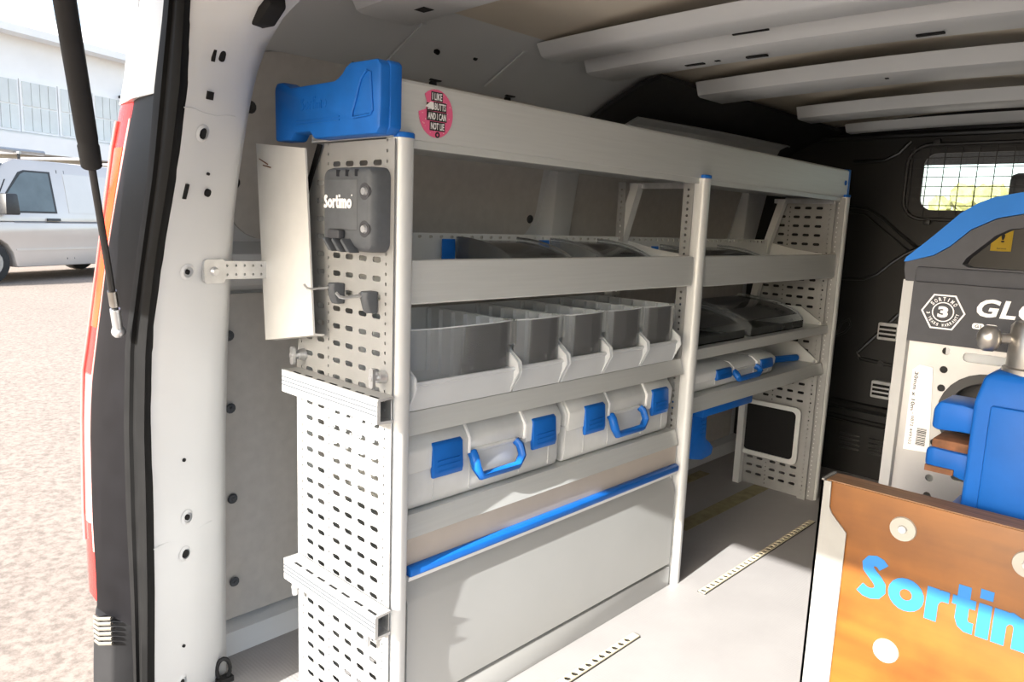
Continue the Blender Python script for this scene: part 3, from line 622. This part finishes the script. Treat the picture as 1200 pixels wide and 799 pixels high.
def tool_hook(x, z, label):
    h = thing('tool_hook', label, 'hook', (x, 0, z), 'hooks below the dark grey strap holder')
    MB().loft([[(x-.010, .004, zz), (x+.011, .004, zz), (x+.011, -d, zz), (x+.004, -d-.004, zz), (x-.004, -d-.004, zz), (x-.010, -d, zz)] for zz, d in ((z-.022, .010), (z-.015, .014), (z+.006, .020), (z+.016, .018))], True, True).build('holder', 'grey_plastic', h, bevel=.002)
    MB().tube([(x-.001, -.016, z+.008), (x-.001, -.058, z+.006), (x-.002, -.066, z+.008), (x-.003, -.072, z+.015)], .0022, 8).build('prong', 'galv', h)
    return h
tool_hook(-.144, .868, 'grey tool hook with a single steel prong on the end panel')
h2 = tool_hook(-.042, .862, 'grey tool hook with two steel prongs on the end panel')
MB().tube([(-.052, -.014, .871), (-.052, -.052, .868), (-.053, -.060, .870), (-.054, -.066, .877)], .0022, 8).build('prong', 'galv', h2)
# white folded sheet
pw = thing('sheet_metal_plate', 'scuffed white sheet metal plate hanging off the rack end', 'metal plate', (-.28, -.03, .75))
Q = [V(-.378, -.034, 1.138), V(-.212, -.026, 1.124), V(-.185, -.026, .783), V(-.351, -.034, .752)]
MB().add([Q[0], Q[1], Q[2], Q[3]], [(0, 1, 2, 3)]).build('sheet', 'plate_white', pw, solid=.004)
MB().add([Q[3], Q[2], Q[2]+V(0, .02, -.003), Q[3]+V(0, .02, -.003)], [(0, 1, 2, 3)]).build('folded_edge', 'plate_white', pw, solid=.003)
MB().add([Q[0]+V(.010, -.003, -.028), Q[0]+V(.045, -.003, -.040), Q[0]+V(.044, -.003, -.042), Q[0]+V(.010, -.003, -.030)], [(0, 1, 2, 3)]).build('rust_scratch', 'rust', pw, solid=.0006)
MB().add([Q[0]+V(.020, -.003, -.040), Q[0]+V(.055, -.003, -.046), Q[0]+V(.054, -.003, -.048), Q[0]+V(.020, -.003, -.042)], [(0, 1, 2, 3)]).build('rust_scratch', 'rust', pw, solid=.0006)
tag(MB().add([V(-.20, -.004, 1.132), V(-.212, -.004, 1.134), V(-.268, -.004, 1.03), V(-.256, -.004, 1.03)], [(0, 1, 2, 3)]).build('webbing_strap', 'rubber', None, solid=.004), 'short black webbing strap behind the white plate', 'strap')
# galvanised strap between pillar and rack
gb = thing('galvanised_strap', 'perforated galvanised steel strap from pillar to rack end', 'strap', (-.28, -.12, .88))
P0, P1 = V(-.318, -.155, .897), V(-.350, -.020, .893)
dd = (P1-P0).normalized(); up = V(0, 0, 1)
hs = [circ(.008+.02*k, sgn*.0085, .0028, 6) for k in range(8) for sgn in (-1, 1)]
L_ = (P1-P0).length
plate('strap', [(0, -.017), (L_, -.017), (L_, .017), (0, .017)], hs, .002, lambda u, v, w: P0+dd*u+up*v+dd.cross(up)*w, 'galv', gb)
c = pface(.896, .84); nn = pn(.896, .84); sx = Vector((0, 0, 1)).cross(nn).normalized()
MB().add([c+nn*o+sx*a+up*b_ for o in (.001, .007) for a, b_ in rrect(-.022, .024, -.022, .022, .007, 3)], [tuple(range(16)), tuple(range(31, 15, -1))]+[(i, (i+1) % 16, 16+(i+1) % 16, 16+i) for i in range(16)]).build('mount_plate', 'galv', gb)
MB().cyl(c+nn*.007, c+nn*.013, .009, .006, 10).build('bolt', 'galv', gb)
# tie-down ring by the pillar foot
tag(MB().tube([(-.415+.004*math.cos(a), -.112+.013*math.cos(a), .030+.024*math.sin(a)) for a in [2*PI*i/16 for i in range(16)]], .0045, 6, closed=True).box(-.424, -.404, -.128, -.094, .0, .012).build('tie_down_ring', 'print_black'), 'small black tie-down ring at the foot of the white pillar', 'tie-down ring')

# ================================================================== STORAGE BINS
def make_bin(W_, label, group):
    t = thing('storage_bin', label, 'storage bin', (0, 0, 0), group)
    prof = [(-.265, 0), (.0, 0), (.024, .046), (.020, .066), (-.016, .092), (-.022, .10), (-.265, .10)]
    m_ = MB().prism(prof, 'y', 0, .004).prism(prof, 'y', W_-.004, W_).box(-.265, 0, .003, W_-.003, 0, .003).box(-.268, -.265, 0, W_, 0, .15)
    m_.prism([(0, 0), (.010, .030), (.010, .050), (.007, .050), (.007, .032), (-.003, .003)], 'y', .003, W_-.003)
    m_.build('body', 'bin_white', t, smooth=30)
    MB().prism([(.010, .046), (.015, .050), (.013, .055), (.006, .055)], 'y', .003, W_-.003).build('front_lip', 'bin_white', t)
    for y_ in (0, W_-.003): box(-.265, -.022, y_, y_+.003, .10, .15).build('side_wall', 'bin_white', t)
    for k in range(6): box(-.06-.04*k, -.056-.04*k, W_-.014, W_-.003, .004, .148).build('divider_rib', 'bin_white', t)
    n = 8
    pts = [(.006-.010*(abs(2*i/n-1)**3), .003+(W_-.006)*i/n) for i in range(n+1)]
    win = MB().loft([[(x, y, z) for x, y in pts] for z in (.055, .10, .150)]).build('clear_window', 'clear_plastic', t, solid=.0018)
    MB().tube([(x+.001, y, .150) for x, y in pts], .0014, 5).build('window_rim', 'bin_white', win)
    for y_ in (W_-.0045, .002): box(-.026, .001, y_, y_+.0025, .10, .152).build('window_return', 'clear_plastic', win)
    wl_ = W_*.5
    box(.0135, .0150, wl_-.004, wl_+.012, .064, .072).build('label_clip', 'clear_plastic', win)
    return t
bw = make_bin(.272, 'wide white storage bin with clear front, the widest in its row', None); bw.location = (-.012, .057, .657)
G = 'narrow clear fronted bins on the shelf'
b0 = make_bin(.150, 'narrow white storage bin with clear front, right beside the wide bin', G); b0.location = (-.012, .334, .657); index_children(b0)
for y, lab in ((.492, 'narrow clear fronted storage bin, second along from the wide bin'), (.648, 'narrow clear fronted storage bin, third along from the wide bin'), (.804, 'narrow clear fronted storage bin, fourth from the wide bin, by the middle post')):
    c = copy_tree(b0); c.location = (-.012, y, .657); c['label'] = lab
# smoky scoop bins standing in the deep trays
def scoop_bin(y, W_, z0, H_, D_, xf, label, group, blue_back=True, mt='smoke_plastic'):
    t = thing('scoop_bin', label, 'storage bin', (xf-D_/2, y+W_/2, z0), group)
    def arc(): 
        return [(xf, z0)]+[(xf-D_+D_*math.cos(a), z0+.02+(H_-.02)*math.sin(a)) for a in [PI/2*i/8 for i in range(9)]]+[(xf-D_, z0)]
    for y_ in (y, y+W_-.003): MB().prism(arc(), 'y', y_, y_+.003).build('side_wall', mt, t)
    MB().box(xf-D_, xf, y+.003, y+W_-.003, z0, z0+.003).box(xf-.003, xf, y+.003, y+W_-.003, z0, z0+.025).build('base', 'tint', t)
    rim = [(xf-D_+D_*math.cos(a), z0+.02+(H_-.02)*math.sin(a)) for a in [PI/2*i/8 for i in range(9)]]
    MB().tube([(x, y+.0015, z) for x, z in rim], .0026, 6).build('rim', 'smoke_plastic', t)
    MB().tube([(x, y+W_-.0015, z) for x, z in rim], .0026, 6).build('rim', 'smoke_plastic', t)
    MB().loft([[(xf-D_+(D_-.004)*math.cos(a), yy, z0+.02+(H_-.026)*math.sin(a)) for a in [PI/2*(.25+.75*i/6) for i in range(7)]] for yy in (y+.004, y+W_-.004)]).build('lid', mt, t, solid=.002)
    if blue_back: MB().box(xf-D_-.004, xf-D_, y-.040, y-.002, z0, z0+H_-.004).build('blue_grip', 'blue', t, bevel=.0015)
    return t
GT = 'clear scoop bins in the upper deep trays'
for y, lab in ((.362, 'clear scoop bin with blue grip, nearer to the rack end in the deep tray'), (.684, 'clear scoop bin with blue grip, nearer to the middle post in the deep tray')):
    scoop_bin(y, .20, .859, .108, .215, -.015, lab, GT)
scoop_bin(1.20, .36, .855, .098, .215, -.02, 'clear scoop bin with blue grip in the far bay deep tray', GT)
GS = 'smoky scoop bins in the far bay'
scoop_bin(1.10, .30, .677, .088, .255, -.03, 'dark smoky scoop bin close to the middle post, above the white case', GS, False)
scoop_bin(1.44, .40, .677, .095, .255, -.03, 'dark smoky scoop bin with blue grip beside the far post', GS, True)
# ================================================================== CASES
def make_case(W_, D_, H_, m_body, m_lid, label, group, lat=((.062, .138), (.345, .421)), hnd=(.165, .305)):
    t = thing('tool_case', label, 'tool case', (0, 0, 0), group); s = H_/.155
    zs = .085*s
    MB().prism([(-D_, 0), (-.010, 0), (-.004, .006), (0, .02*s), (.0, zs), (-D_, zs)], 'y', 0.004, W_-.004).build('base', m_body, t, bevel=.006)
    lid = MB().prism([(-D_, zs+.002), (.002, zs+.002), (.004, .118*s), (-.012, .142*s), (-.03, H_), (-D_+.01, H_)], 'y', 0, W_).build('lid', m_lid, t, bevel=.006)
    for y0, y1 in ((.006, lat[0][1]+.018), (lat[1][0]-.018, W_-.006)):
        MB().prism([(-.005, zs-.010), (.007, zs-.008), (.009, .120*s), (-.009, .147*s), (-.05, H_+.003), (-.08, H_-.002)], 'y', y0, y1).build('lid_corner', m_lid, lid, bevel=.004)
    for y in (lat[0][1]+.020, lat[1][0]-.022): MB().prism([(.0, zs), (.008, zs+.004), (.009, .12*s), (-.010, .149*s), (-.10, H_+.004), (-.10, H_-.004)], 'y', y, y+.005).build('lid_rib', 'print_white', lid)
    box(-D_+.05, -.10, .06, W_-.06, H_, H_+.006).build('lid_inlay', 'blue', lid, bevel=.003)
    for y in (lat[0][0]+.01, lat[0][1]+.03, lat[1][0]-.03, lat[1][1]-.01): box(-.001, .0012, y, y+.002, .012, zs-.004).build('base_rib', m_body, t)
    for y0, y1 in lat:
        la = MB().prism([(.004, .128*s), (.012, .122*s), (.016, .07*s), (.013, .058*s), (.006, .058*s), (.004, .07*s)], 'y', y0, y1).build('latch', 'blue_bright', t, bevel=.002)
        for k in range(3): box(.0135, .0165, y0+.010, y1-.010, (.069+.010*k)*s, (.072+.010*k)*s).build('latch_rib', 'blue_bright', la)
    a, b_ = hnd
    MB().tube([(.004, a+.006, .088*s), (.014, a+.003, .080*s), (.022, a+.003, .060*s), (.022, a+.016, .040*s), (.022, b_-.016, .040*s), (.022, b_-.003, .060*s), (.014, b_-.003, .080*s), (.004, b_-.006, .088*s)], .0105, 8, .8).build('handle', 'blue_bright', t, smooth=50)
    MB().cyl((.0, a+.006, .090*s), (.0, b_-.006, .090*s), .006, n=8).build('handle_pivot', m_body, t)
    return t
GC = 'grey tool cases on the lower shelf'
c1 = make_case(.450, .27, .155, 'case_grey', 'case_grey', 'big grey tool case with blue latches, by the near rack end', GC); c1.location = (-.022, .058, .458); index_children(c1)
c2 = copy_tree(c1); c2.location = (-.022, .524, .458); c2['label'] = 'big grey tool case with blue latches, against the middle post'
c3 = make_case(.540, .20, .072, 'case_white', 'case_white', 'slim white organiser case with blue latches in the far bay', None, ((.13, .22), (.42, .505)), (.24, .40)); c3.location = (-.035, 1.10, .535)
fb = thing('blue_flat_bar', 'flat blue plastic bar lying behind the slim white case', 'bar', (-.16, 1.85, .535))
MB().tube([(-.13, 1.70, .548), (-.12, 1.80, .548), (-.10, 1.90, .548)], .011, 8, 1).build('bar_body', 'blue', fb)
MB().tube([(-.115, 1.83, .5475), (-.085, 1.945, .5475)], .0125, 8, 1).build('bar_grip', 'blue', fb)
hb = thing('blue_hanging_handle', 'blue plastic handle hanging under the far bay shelf', 'handle', (-.1, 1.3, .30))
box(-.155, -.04, 1.20, 1.52, .448, .490).build('mount_bar', 'blue', hb, bevel=.006)
MB().prism([(1.225, .47), (1.31, .47), (1.315, .355), (1.345, .335), (1.37, .315), (1.36, .29), (1.30, .285), (1.235, .30), (1.215, .32), (1.225, .40)], 'x', -.125, -.085).build('grip', 'blue', hb, bevel=.008)
for k in range(6): box(-.0855, -.0825, 1.275, 1.30, .37+.014*k, .376+.014*k).build('grip_rib', 'blue_handle', hb)

# ================================================================== RIGHT SIDE
# ---- wooden bench board
wb = thing('bench_board', 'upright wooden workbench board with blue name and steel corner', 'workbench board', (.89, .27, 0))
YB = .25
MB().box(.668, 1.12, YB, YB+.04, .03, .672).build('board', 'wood', wb, bevel=.002)
box(.670, 1.118, YB+.001, YB+.039, .672, .6735).build('board_edge', 'wood_edge', wb)
eg = MB().prism([(.664, .672), (.677, .672), (.678, .636), (.682, .628), (.704, .606), (.704, .03), (.664, .03)], 'y', YB-.003, YB-.0003).build('steel_edge', 'edge_steel', wb)
MB().box(.664, .6675, YB-.003, YB+.042, .03, .674).build('edge_return', 'edge_steel', eg)
for x in (.70, 1.07): box(x, x+.03, YB+.005, YB+.035, 0, .03).build('board_foot', 'galv', wb)
for x, z in ((.772, .634), (.770, .462), (.908, .634), (.906, .462), (1.04, .634)):
    w = MB().cyl((x, YB+.001, z), (x, YB-.003, z), .0165, .0155, 24).build('washer', 'plastic_cream', wb)
    MB().cyl((x, YB-.003, z), (x, YB-.006, z), .006, .005, 8).build('screw_head', 'galv', w)
heavy_name('name_print', .258, .062, lambda u, v, w: V(.726+u, YB-.0002-w, .526+v), 'print_blue', wb)
# ---- vise
vs = thing('bench_vise', 'blue steel bench vise with steel spindle behind the wooden board', 'vise', (.87, .37, .56))
MB().loft([[(x0, y0, z), (x1, y0, z), (x1, y1, z), (x0, y1, z)] for x0, x1, y0, y1, z in ((.815, .925, .325, .42, .56), (.816, .922, .325, .42, .70), (.815, .92, .328, .42, .80), (.822, .915, .335, .415, .836), (.835, .905, .345, .405, .842))], True, True).build('body', 'blue_vise', vs, bevel=.010, seg=3)
box(.835, .905, .321, .33, .57, .80).build('body_rib', 'blue_vise', vs, bevel=.008)
box(.80, .96, YB+.04, .40, .56, .655).build('base', 'blue_vise', vs, bevel=.006)
box(.93, .99, .33, .41, .58, .70).build('slide', 'blue_vise', vs, bevel=.006)
sp = MB().tube([(.866, .375, .838), (.866, .375, .846), (.866, .375, .848), (.866, .375, .900), (.866, .375, .906)], [.034, .034, .030, .030, .026], 20).build('spindle', 'steel', vs, smooth=40)
MB().tube([(.818, .352, .882), (.90, .40, .886)], .007, 10).ball((.818, .350, .882), .0145, 12, 1, 1, 1.25).build('lever', 'steel', vs, smooth=60)
MB().loft([[(x, y0, z0), (x, y1, z0), (x, y1, z1), (x, y0, z1)] for x, y0, y1, z0, z1 in ((.765, .35, .41, .752, .778), (.772, .345, .415, .75, .79), (.80, .345, .415, .752, .79), (.825, .345, .415, .752, .786))], True, True).build('upper_jaw', 'blue_vise', vs, bevel=.005)
j = MB().loft([[(x, y0, z0), (x, y1, z0), (x, y1, z1), (x, y0, z1)] for x, y0, y1, z0, z1 in ((.762, .35, .41, .700, .722), (.77, .345, .415, .692, .725), (.80, .345, .415, .690, .724), (.825, .345, .415, .684, .724))], True, True).build('lower_jaw', 'blue_vise', vs, bevel=.005)
box(.768, .828, .35, .412, .723, .737).build('jaw_face', 'rust', j, bevel=.003)
box(.765, .80, .342, .3455, .692, .700).build('worn_edge', 'rust', j)
# ---- end panel of the right hand rack
rr_ = thing('handled_rack', 'grey rack with perforated aluminium end panel and blue topped handle', 'rack', (.88, .9, 0))
YP = .5
hs = [circ(.7365, .838-.0288*k, .0058, 10) for k in range(24) if abs(k-2.9) > .5]+[circ(1.024, .838-.0288*k, .0058, 10) for k in range(24)]
hs += [rrect(.760, .86, .826, .840, .006, 3), rrect(.90, 1.0, .826, .840, .006, 3), rrect(.765, .85, .642, .656, .006, 3), rrect(.765, .85, .42, .434, .006, 3)]
hs += [circ(.80, .746, .066, 28), circ(.960, .746, .05, 28)]
pp = plate('end_panel', [(.684, .02), (1.082, .02), (1.082, .855), (.684, .855)], hs, .002, facing_rear(YP), 'galv_panel', rr_)
plate('black_ring', circ(.80, .746, .066, 28), [circ(.80, .746, .052, 28)], .02, facing_rear(YP+.010), 'black_plastic', pp)
box(.73, .87, YP+.05, YP+.055, .66, .82).build('rear_plate', 'black_plastic', rr_)
box(.735, .86, YP+.004, YP+.007, .823, .843).build('slot_backing', 'bin_white', pp)
for s_ in (0, 1):
    x0 = .666 if not s_ else 1.086
    MB().prism([(x0, YP-.006), (x0+.016, YP-.010), (x0+.018, YP+.0), (x0+.018, YP+.03), (x0, YP+.03)], 'z', 0, .942).build('frame_post', 'rail_alu', rr_)
CX = .885
def mir(pts): return pts+[(2*CX-x, z) for x, z in reversed(pts)]
hdr = plate('header', mir([(.683, .849), (.683, .942), (.70, .942)]), [], .018, facing_rear(YP-.005), 'header_grey', rr_)
hand = plate('handle_body', mir([(.672, .941), (.668, .958), (.669, .970), (.707, .981), (.728, .996), (.752, 1.021), (.783, 1.038), (.815, 1.045)]), [mir([(.754, .9665), (.746, .971), (.750, .980), (.783, 1.014), (.800, 1.024), (.83, 1.028)])], .032, facing_rear(YP), 'header_grey', rr_)
box(.685, 1.085, YP-.020, YP-.012, .9405, .964).build('handle_ledge', 'header_grey', hand, bevel=.004)
plate('handle_grip', mir([(.668, .970), (.670, .977), (.706, 1.013), (.736, 1.045), (.757, 1.060), (.775, 1.068), (.807, 1.075)])[::-1]+[(.815, 1.046), (.783, 1.039), (.752, 1.022), (.728, .997), (.707, .982)][::-1][:0]+[], [], .030, facing_rear(YP), 'blue_handle', hand) if False else None
def grip():
    outer = [(.667, .970), (.670, .977), (.706, 1.013), (.736, 1.045), (.757, 1.060), (.775, 1.068), (.807, 1.075), (.845, 1.078)]
    inner = [(.672, .9705), (.707, .982), (.728, .997), (.752, 1.022), (.783, 1.039), (.815, 1.046), (.845, 1.048)]
    o = outer+[(2*CX-x, z) for x, z in reversed(outer)]; i = inner+[(2*CX-x, z) for x, z in reversed(inner)]
    return o+i[::-1]
plate('handle_grip', grip(), [], .038, facing_rear(YP), 'blue_handle', hand)
text('name_print', 'GLOBELYST', .225, .0265, lambda u, v, w: V(.772+u, YP-.0146-w, .8965+v), 'print_white', hdr, .03, shear=.18)
for k, s_ in enumerate(('G1', 'G2')):
    lb = MB().prism(rrect(.769+k*.0165, .784+k*.0165, .878, .8865, .003, 3), 'y', YP-.0146, YP-.014).build('size_mark', 'print_white', hdr)
    text('size_text', s_, .008, .0045, lambda u, v, w, k=k: V(.7725+k*.0165+u, YP-.0150-w, .880+v), 'header_grey', lb, .02, .0003)
hexo = [(.7285+.030*math.cos(a), .898+.030*math.sin(a)) for a in [PI/3*i for i in range(6)]]
hexi = [(.7285+.0275*math.cos(a), .898+.0275*math.sin(a)) for a in [PI/3*i for i in range(6)]]
hx = plate('warranty_hexagon', hexo, [hexi], .0008, facing_rear(YP-.0144), 'print_white', hdr)
plate('warranty_ring', circ(.7285, .898, .0150, 24), [circ(.7285, .898, .0135, 24)], .0008, facing_rear(YP-.0144), 'print_white', hx)
text('warranty_number', '3', .014, .017, lambda u, v, w: V(.7215+u, YP-.0146-w, .8895+v), 'print_white', hx, .05)
def arc_text(s, cx_, cz_, r, a0, a1, h, up_):
    for i, ch in enumerate(s):
        if ch == ' ': continue
        a = math.radians(a0+(a1-a0)*i/(len(s)-1)); ux = V(math.sin(a), 0, -math.cos(a)) if up_ else V(-math.sin(a), 0, math.cos(a))
        rv = V(math.cos(a), 0, math.sin(a)) if up_ else V(-math.cos(a), 0, -math.sin(a)); c_ = V(cx_+r*math.cos(a), YP-.0146, cz_+r*math.sin(a)); w_ = h*.62 if ch != 'I' else h*.2
        text('ring_letter', ch, w_, h, lambda u, v, w, c_=c_, ux=ux, rv=rv, w_=w_: c_+ux*(u-w_/2)+rv*(v-h/2)+V(0, -w, 0), 'print_white', hx, .02, .0004)
arc_text('SORTIMO', .7285, .898, .0195, 142, 38, .0058, True)
arc_text('3 YEARS WARRANTY', .7285, .898, .0200, 188, 352, .0046, False)
lb = MB().prism([(.694, .803), (.703, .812), (.722, .810), (.7315, .676), (.6945, .674)], 'y', YP-.0022, YP-.0012).build('barcode_label', 'paper', pp)
tag(lb, 'white paper barcode label')
def vert(x, z): return lambda u, v, w: V(x+v, YP-.0024-w, z-u)
text('label_text', '30mm x 10m', .062, .0055, vert(.6975, .800), 'print_black', lb, .02, .0003)
text('label_text', '- 0872 449502', .052, .0042, vert(.7005, .735), 'print_black', lb, 0, .0003)
text('label_text', '1 Stück - 30mm x 10m', .055, .0025, vert(.7165, .803), 'print_black', lb, 0, .0003) if False else None
random.seed(3); z = .712
while z > .684:
    h_ = random.choice((.0006, .001, .0015)); box(.711, .7245, YP-.0026, YP-.0022, z-h_, z).build('barcode_bar', 'print_black', lb); z -= h_+random.choice((.0007, .0012))
for z0 in (.25, .62): box(.69, 1.10, YP+.03, 1.40, z0, z0+.015).build('rack_shelf', 'alu', rr_)
for x0 in (.69, 1.075): box(x0, x0+.025, 1.375, 1.40, 0, .64).build('rear_post', 'alu_white', rr_)

# ================================================================== OUTSIDE
# ---- parked silver van
d = V(-.41, .912, 0); nrm = V(-.912, -.41, 0); W0 = V(-15.05, 2.35, -.5); SCL = 1.19
pv = thing('parked_van', 'silver panel van parked outside with roof bars', 'van', tuple(W0+d*2+nrm*.95))
def pw_(s, t, z): return W0+d*((s-.86)*SCL)+nrm*(t*SCL)+V(0, 0, z*SCL)
def side_poly(poly, t0, t1):
    m_ = MB(); n_ = len(poly)
    m_.add([pw_(s, t0, z) for s, z in poly]+[pw_(s, t1, z) for s, z in poly], [tuple(range(n_)), tuple(range(2*n_-1, n_-1, -1))]+[(i, (i+1) % n_, n_+(i+1) % n_, n_+i) for i in range(n_)]); return m_
wheelarch = [(1.0+.40*math.cos(a), .32+.40*math.sin(a)) for a in [PI*i/8 for i in range(9)]]
wheelarch2 = [(4.0+.40*math.cos(a), .32+.40*math.sin(a)) for a in [PI*i/8 for i in range(9)]]
lower = [(4.88, .25), (4.9, .95), (.08, .95), (.02, .8), (.02, .25)]+[(.60, .28)]+wheelarch[::-1]+[(1.42, .24), (3.58, .24)]+wheelarch2[::-1]+[(4.42, .28)]
# tapered body: lower flanks, then cabin leaning in
side_poly(lower, 0.0, 1.9).build('body', 'van_silver', pv, bevel=.03)
cab = MB(); pr = [(.08, .95), (.62, 1.10), (1.42, 1.86), (1.62, 1.93), (4.78, 1.93), (4.88, 1.80), (4.90, .95)]
rings = []
for t0, k in ((0.0, 0), (.0, 0), (.16, 1), (1.74, 1), (1.9, 0)):
    pass
def cabin_pt(s, z, side):
    ins = .02+max(0, (z-.95))*.16; t_ = ins if side == 0 else 1.9-ins; return pw_(s, t_, z)
n_ = len(pr)
cab.add([cabin_pt(s, z, 0) for s, z in pr]+[cabin_pt(s, z, 1) for s, z in pr], [tuple(range(n_)), tuple(range(2*n_-1, n_-1, -1))]+[(i, (i+1) % n_, n_+(i+1) % n_, n_+i) for i in range(n_)])
cab.build('cabin', 'van_silver', pv, bevel=.05)
def on_side(poly, off, name, mt, par):
    m_ = MB(); k = len(poly); vs_ = []
    for o in (off, off-.03):
        for s, z in poly:
            ins = (.02+max(0, z-.95)*.16) if z > .95 else 0
            vs_.append(pw_(s, ins-o, z))
    m_.add(vs_, [tuple(range(k)), tuple(range(2*k-1, k-1, -1))]+[(i, (i+1) % k, k+(i+1) % k, k+i) for i in range(k)]); return m_.build(name, mt, par)
gf = on_side([(1.13, 1.09), (2.20, 1.09), (2.18, 1.76), (1.72, 1.76), (1.62, 1.72)], .004, 'window_frame', 'black_plastic', pv)
on_side([(1.17, 1.12), (2.16, 1.12), (2.14, 1.73), (1.73, 1.73), (1.65, 1.69)], .008, 'door_window', 'van_glass', gf)
on_side([(2.42, 1.10), (4.3, 1.10), (4.26, 1.74), (2.41, 1.74)], .006, 'side_panel', 'van_silver', pv)
on_side([(1.05, 1.02), (1.07, 1.02), (1.4, 1.6), (1.38, 1.6)], .004, 'door_gap', 'print_black', pv)
for s in (2.30, ): on_side([(s, .34), (s+.012, .34), (s+.012, 1.80), (s, 1.80)], .003, 'door_gap', 'print_black', pv)
on_side([(2.44, .34), (2.448, .34), (2.448, 1.80), (2.44, 1.80)], .003, 'door_gap', 'grey_plastic', pv)
on_side([(1.42, .50), (3.5, .50), (3.5, .53), (1.42, .53)], .012, 'side_moulding', 'van_silver', pv)
on_side([(1.42, .94), (4.8, .94), (4.8, .955), (1.42, .955)], .006, 'waist_line', 'hub', pv)
on_side([(1.99, .97), (2.22, .97), (2.22, 1.01), (1.99, 1.01)], .03, 'door_handle', 'black_plastic', pv)
MB().add([pw_(*q) for q in ((1.10, -.26, 1.06), (1.34, -.26, 1.06), (1.32, -.24, 1.38), (1.12, -.24, 1.38), (1.10, -.04, 1.06), (1.34, -.04, 1.06), (1.32, -.04, 1.38), (1.12, -.04, 1.38))], [(0, 1, 2, 3), (7, 6, 5, 4), (0, 4, 5, 1), (1, 5, 6, 2), (2, 6, 7, 3), (3, 7, 4, 0)]).build('mirror', 'black_plastic', pv, bevel=.03)
MB().add([cabin_pt(s, z, k)+d*-.02+V(0, 0, .02) for s, z, k in ((.68, 1.15, 0), (1.40, 1.83, 0), (1.40, 1.83, 1), (.68, 1.15, 1))], [(0, 1, 2, 3)]).build('windscreen', 'van_glass', pv, solid=.02)
for s in (1.0, 4.0):
    for t0, t1 in ((.02, .24), (1.66, 1.88)):
        wh = MB().cyl(pw_(s, t0, .325), pw_(s, t1, .325), .325*SCL, n=24).build('wheel', 'tyre', pv, bevel=.02)
        MB().cyl(pw_(s, t0-.012 if t0 < 1 else t1+.012, .325), pw_(s, .1 if t0 < 1 else 1.8, .325), .20*SCL, n=18).build('hub_cap', 'hub', wh)
for s in (1.75, 2.9, 4.2):
    rb_ = MB().cyl(pw_(s, .22, 2.03), pw_(s, 1.68, 2.03), .03, n=10).build('roof_bar', 'hub', pv)
    for t_ in (.26, 1.64): MB().cyl(pw_(s, t_, 1.90), pw_(s, t_, 2.03), .025, n=8).build('bar_foot', 'black_plastic', rb_)
MB().cyl(pw_(1.2, .34, 2.06), pw_(2.25, .34, 2.06), .05, n=10).build('roof_tube', 'hub', pv)
# ---- pale industrial building behind it
B0 = V(-35.2, 7.6, -.5); bd = thing('industrial_building', 'pale industrial hall with a band of gridded windows', 'building', tuple(B0))
def pb(s, t, z): return B0+d*s+nrm*t+V(0, 0, z)
def bbox(s0, s1, t0, t1, z0, z1): return MB().add([pb(s, t, z) for s in (s0, s1) for t in (t0, t1) for z in (z0, z1)], [(0, 1, 3, 2), (4, 6, 7, 5), (0, 4, 5, 1), (2, 3, 7, 6), (0, 2, 6, 4), (1, 5, 7, 3)])
bbox(-30, 40, .3, 12, 0, 8.2).build('wall', 'wall_white', bd)
MB().add([pb(s, t, z) for s in (-30, 40) for t, z in ((-.5, 8.1), (-.5, 8.4), (6, 10.6), (12.5, 8.4), (12.5, 8.1))], [(0, 1, 2, 3, 4), (9, 8, 7, 6, 5)]+[(i, (i+1) % 5, 5+(i+1) % 5, 5+i) for i in range(5)]).build('roof', 'wall_white', bd)
bbox(-30, 40, -.9, .3, 3.45, 4.15).build('canopy', 'wall_white', bd)
bbox(-30, 40, .15, .3, 0, 3.4).build('base_wall', 'wall_tan', bd)
for k in range(-3, 9):
    s = k*1.75-1.2
    fr = bbox(s, s+1.7, .14, .3, 4.35, 6.45).build('window', 'wall_white', bd)
    for i in range(4):
        for j_ in range(2): bbox(s+.10+i*.39, s+.10+i*.39+.35, .10, .15, 4.42+j_*1.0, 5.36+j_*1.0).build('pane', 'pane_grey', fr)
lm = bbox(5.6, 6.0, -.25, .3, 6.35, 6.6).build('wall_lamp', 'black_plastic', bd)
# ---- trees ahead of the cab
def tree(x, y, h, lab):
    t = thing('tree', lab, 'tree', (x, y, -.5), 'yellow green trees ahead of the cab'); m_ = MB()
    for k in range(16):
        a = random.uniform(0, 2*PI); q = random.uniform(0, 1)
        m_.ball((x+q*h*.33*math.cos(a), y+q*h*.33*math.sin(a), h*random.uniform(.30, .80)), h*random.uniform(.12, .2), 8)
    m_.v = [(a+random.uniform(-.12, .12), b+random.uniform(-.12, .12), c_+random.uniform(-.12, .12)) for a, b, c_ in m_.v]
    m_.build('crown', 'leaf', t, smooth=0)
    MB().cyl((x, y, -.5), (x, y, h*.5), h*.03, h*.015, 8).build('trunk', 'bark', t)
for i in range(12): tree(-23+i*2.6, 41+(i % 2)*6.0, 3.3+.25*((i*3) % 4)+(i % 2)*.3, 'yellow green tree seen through the meshed bulkhead window')
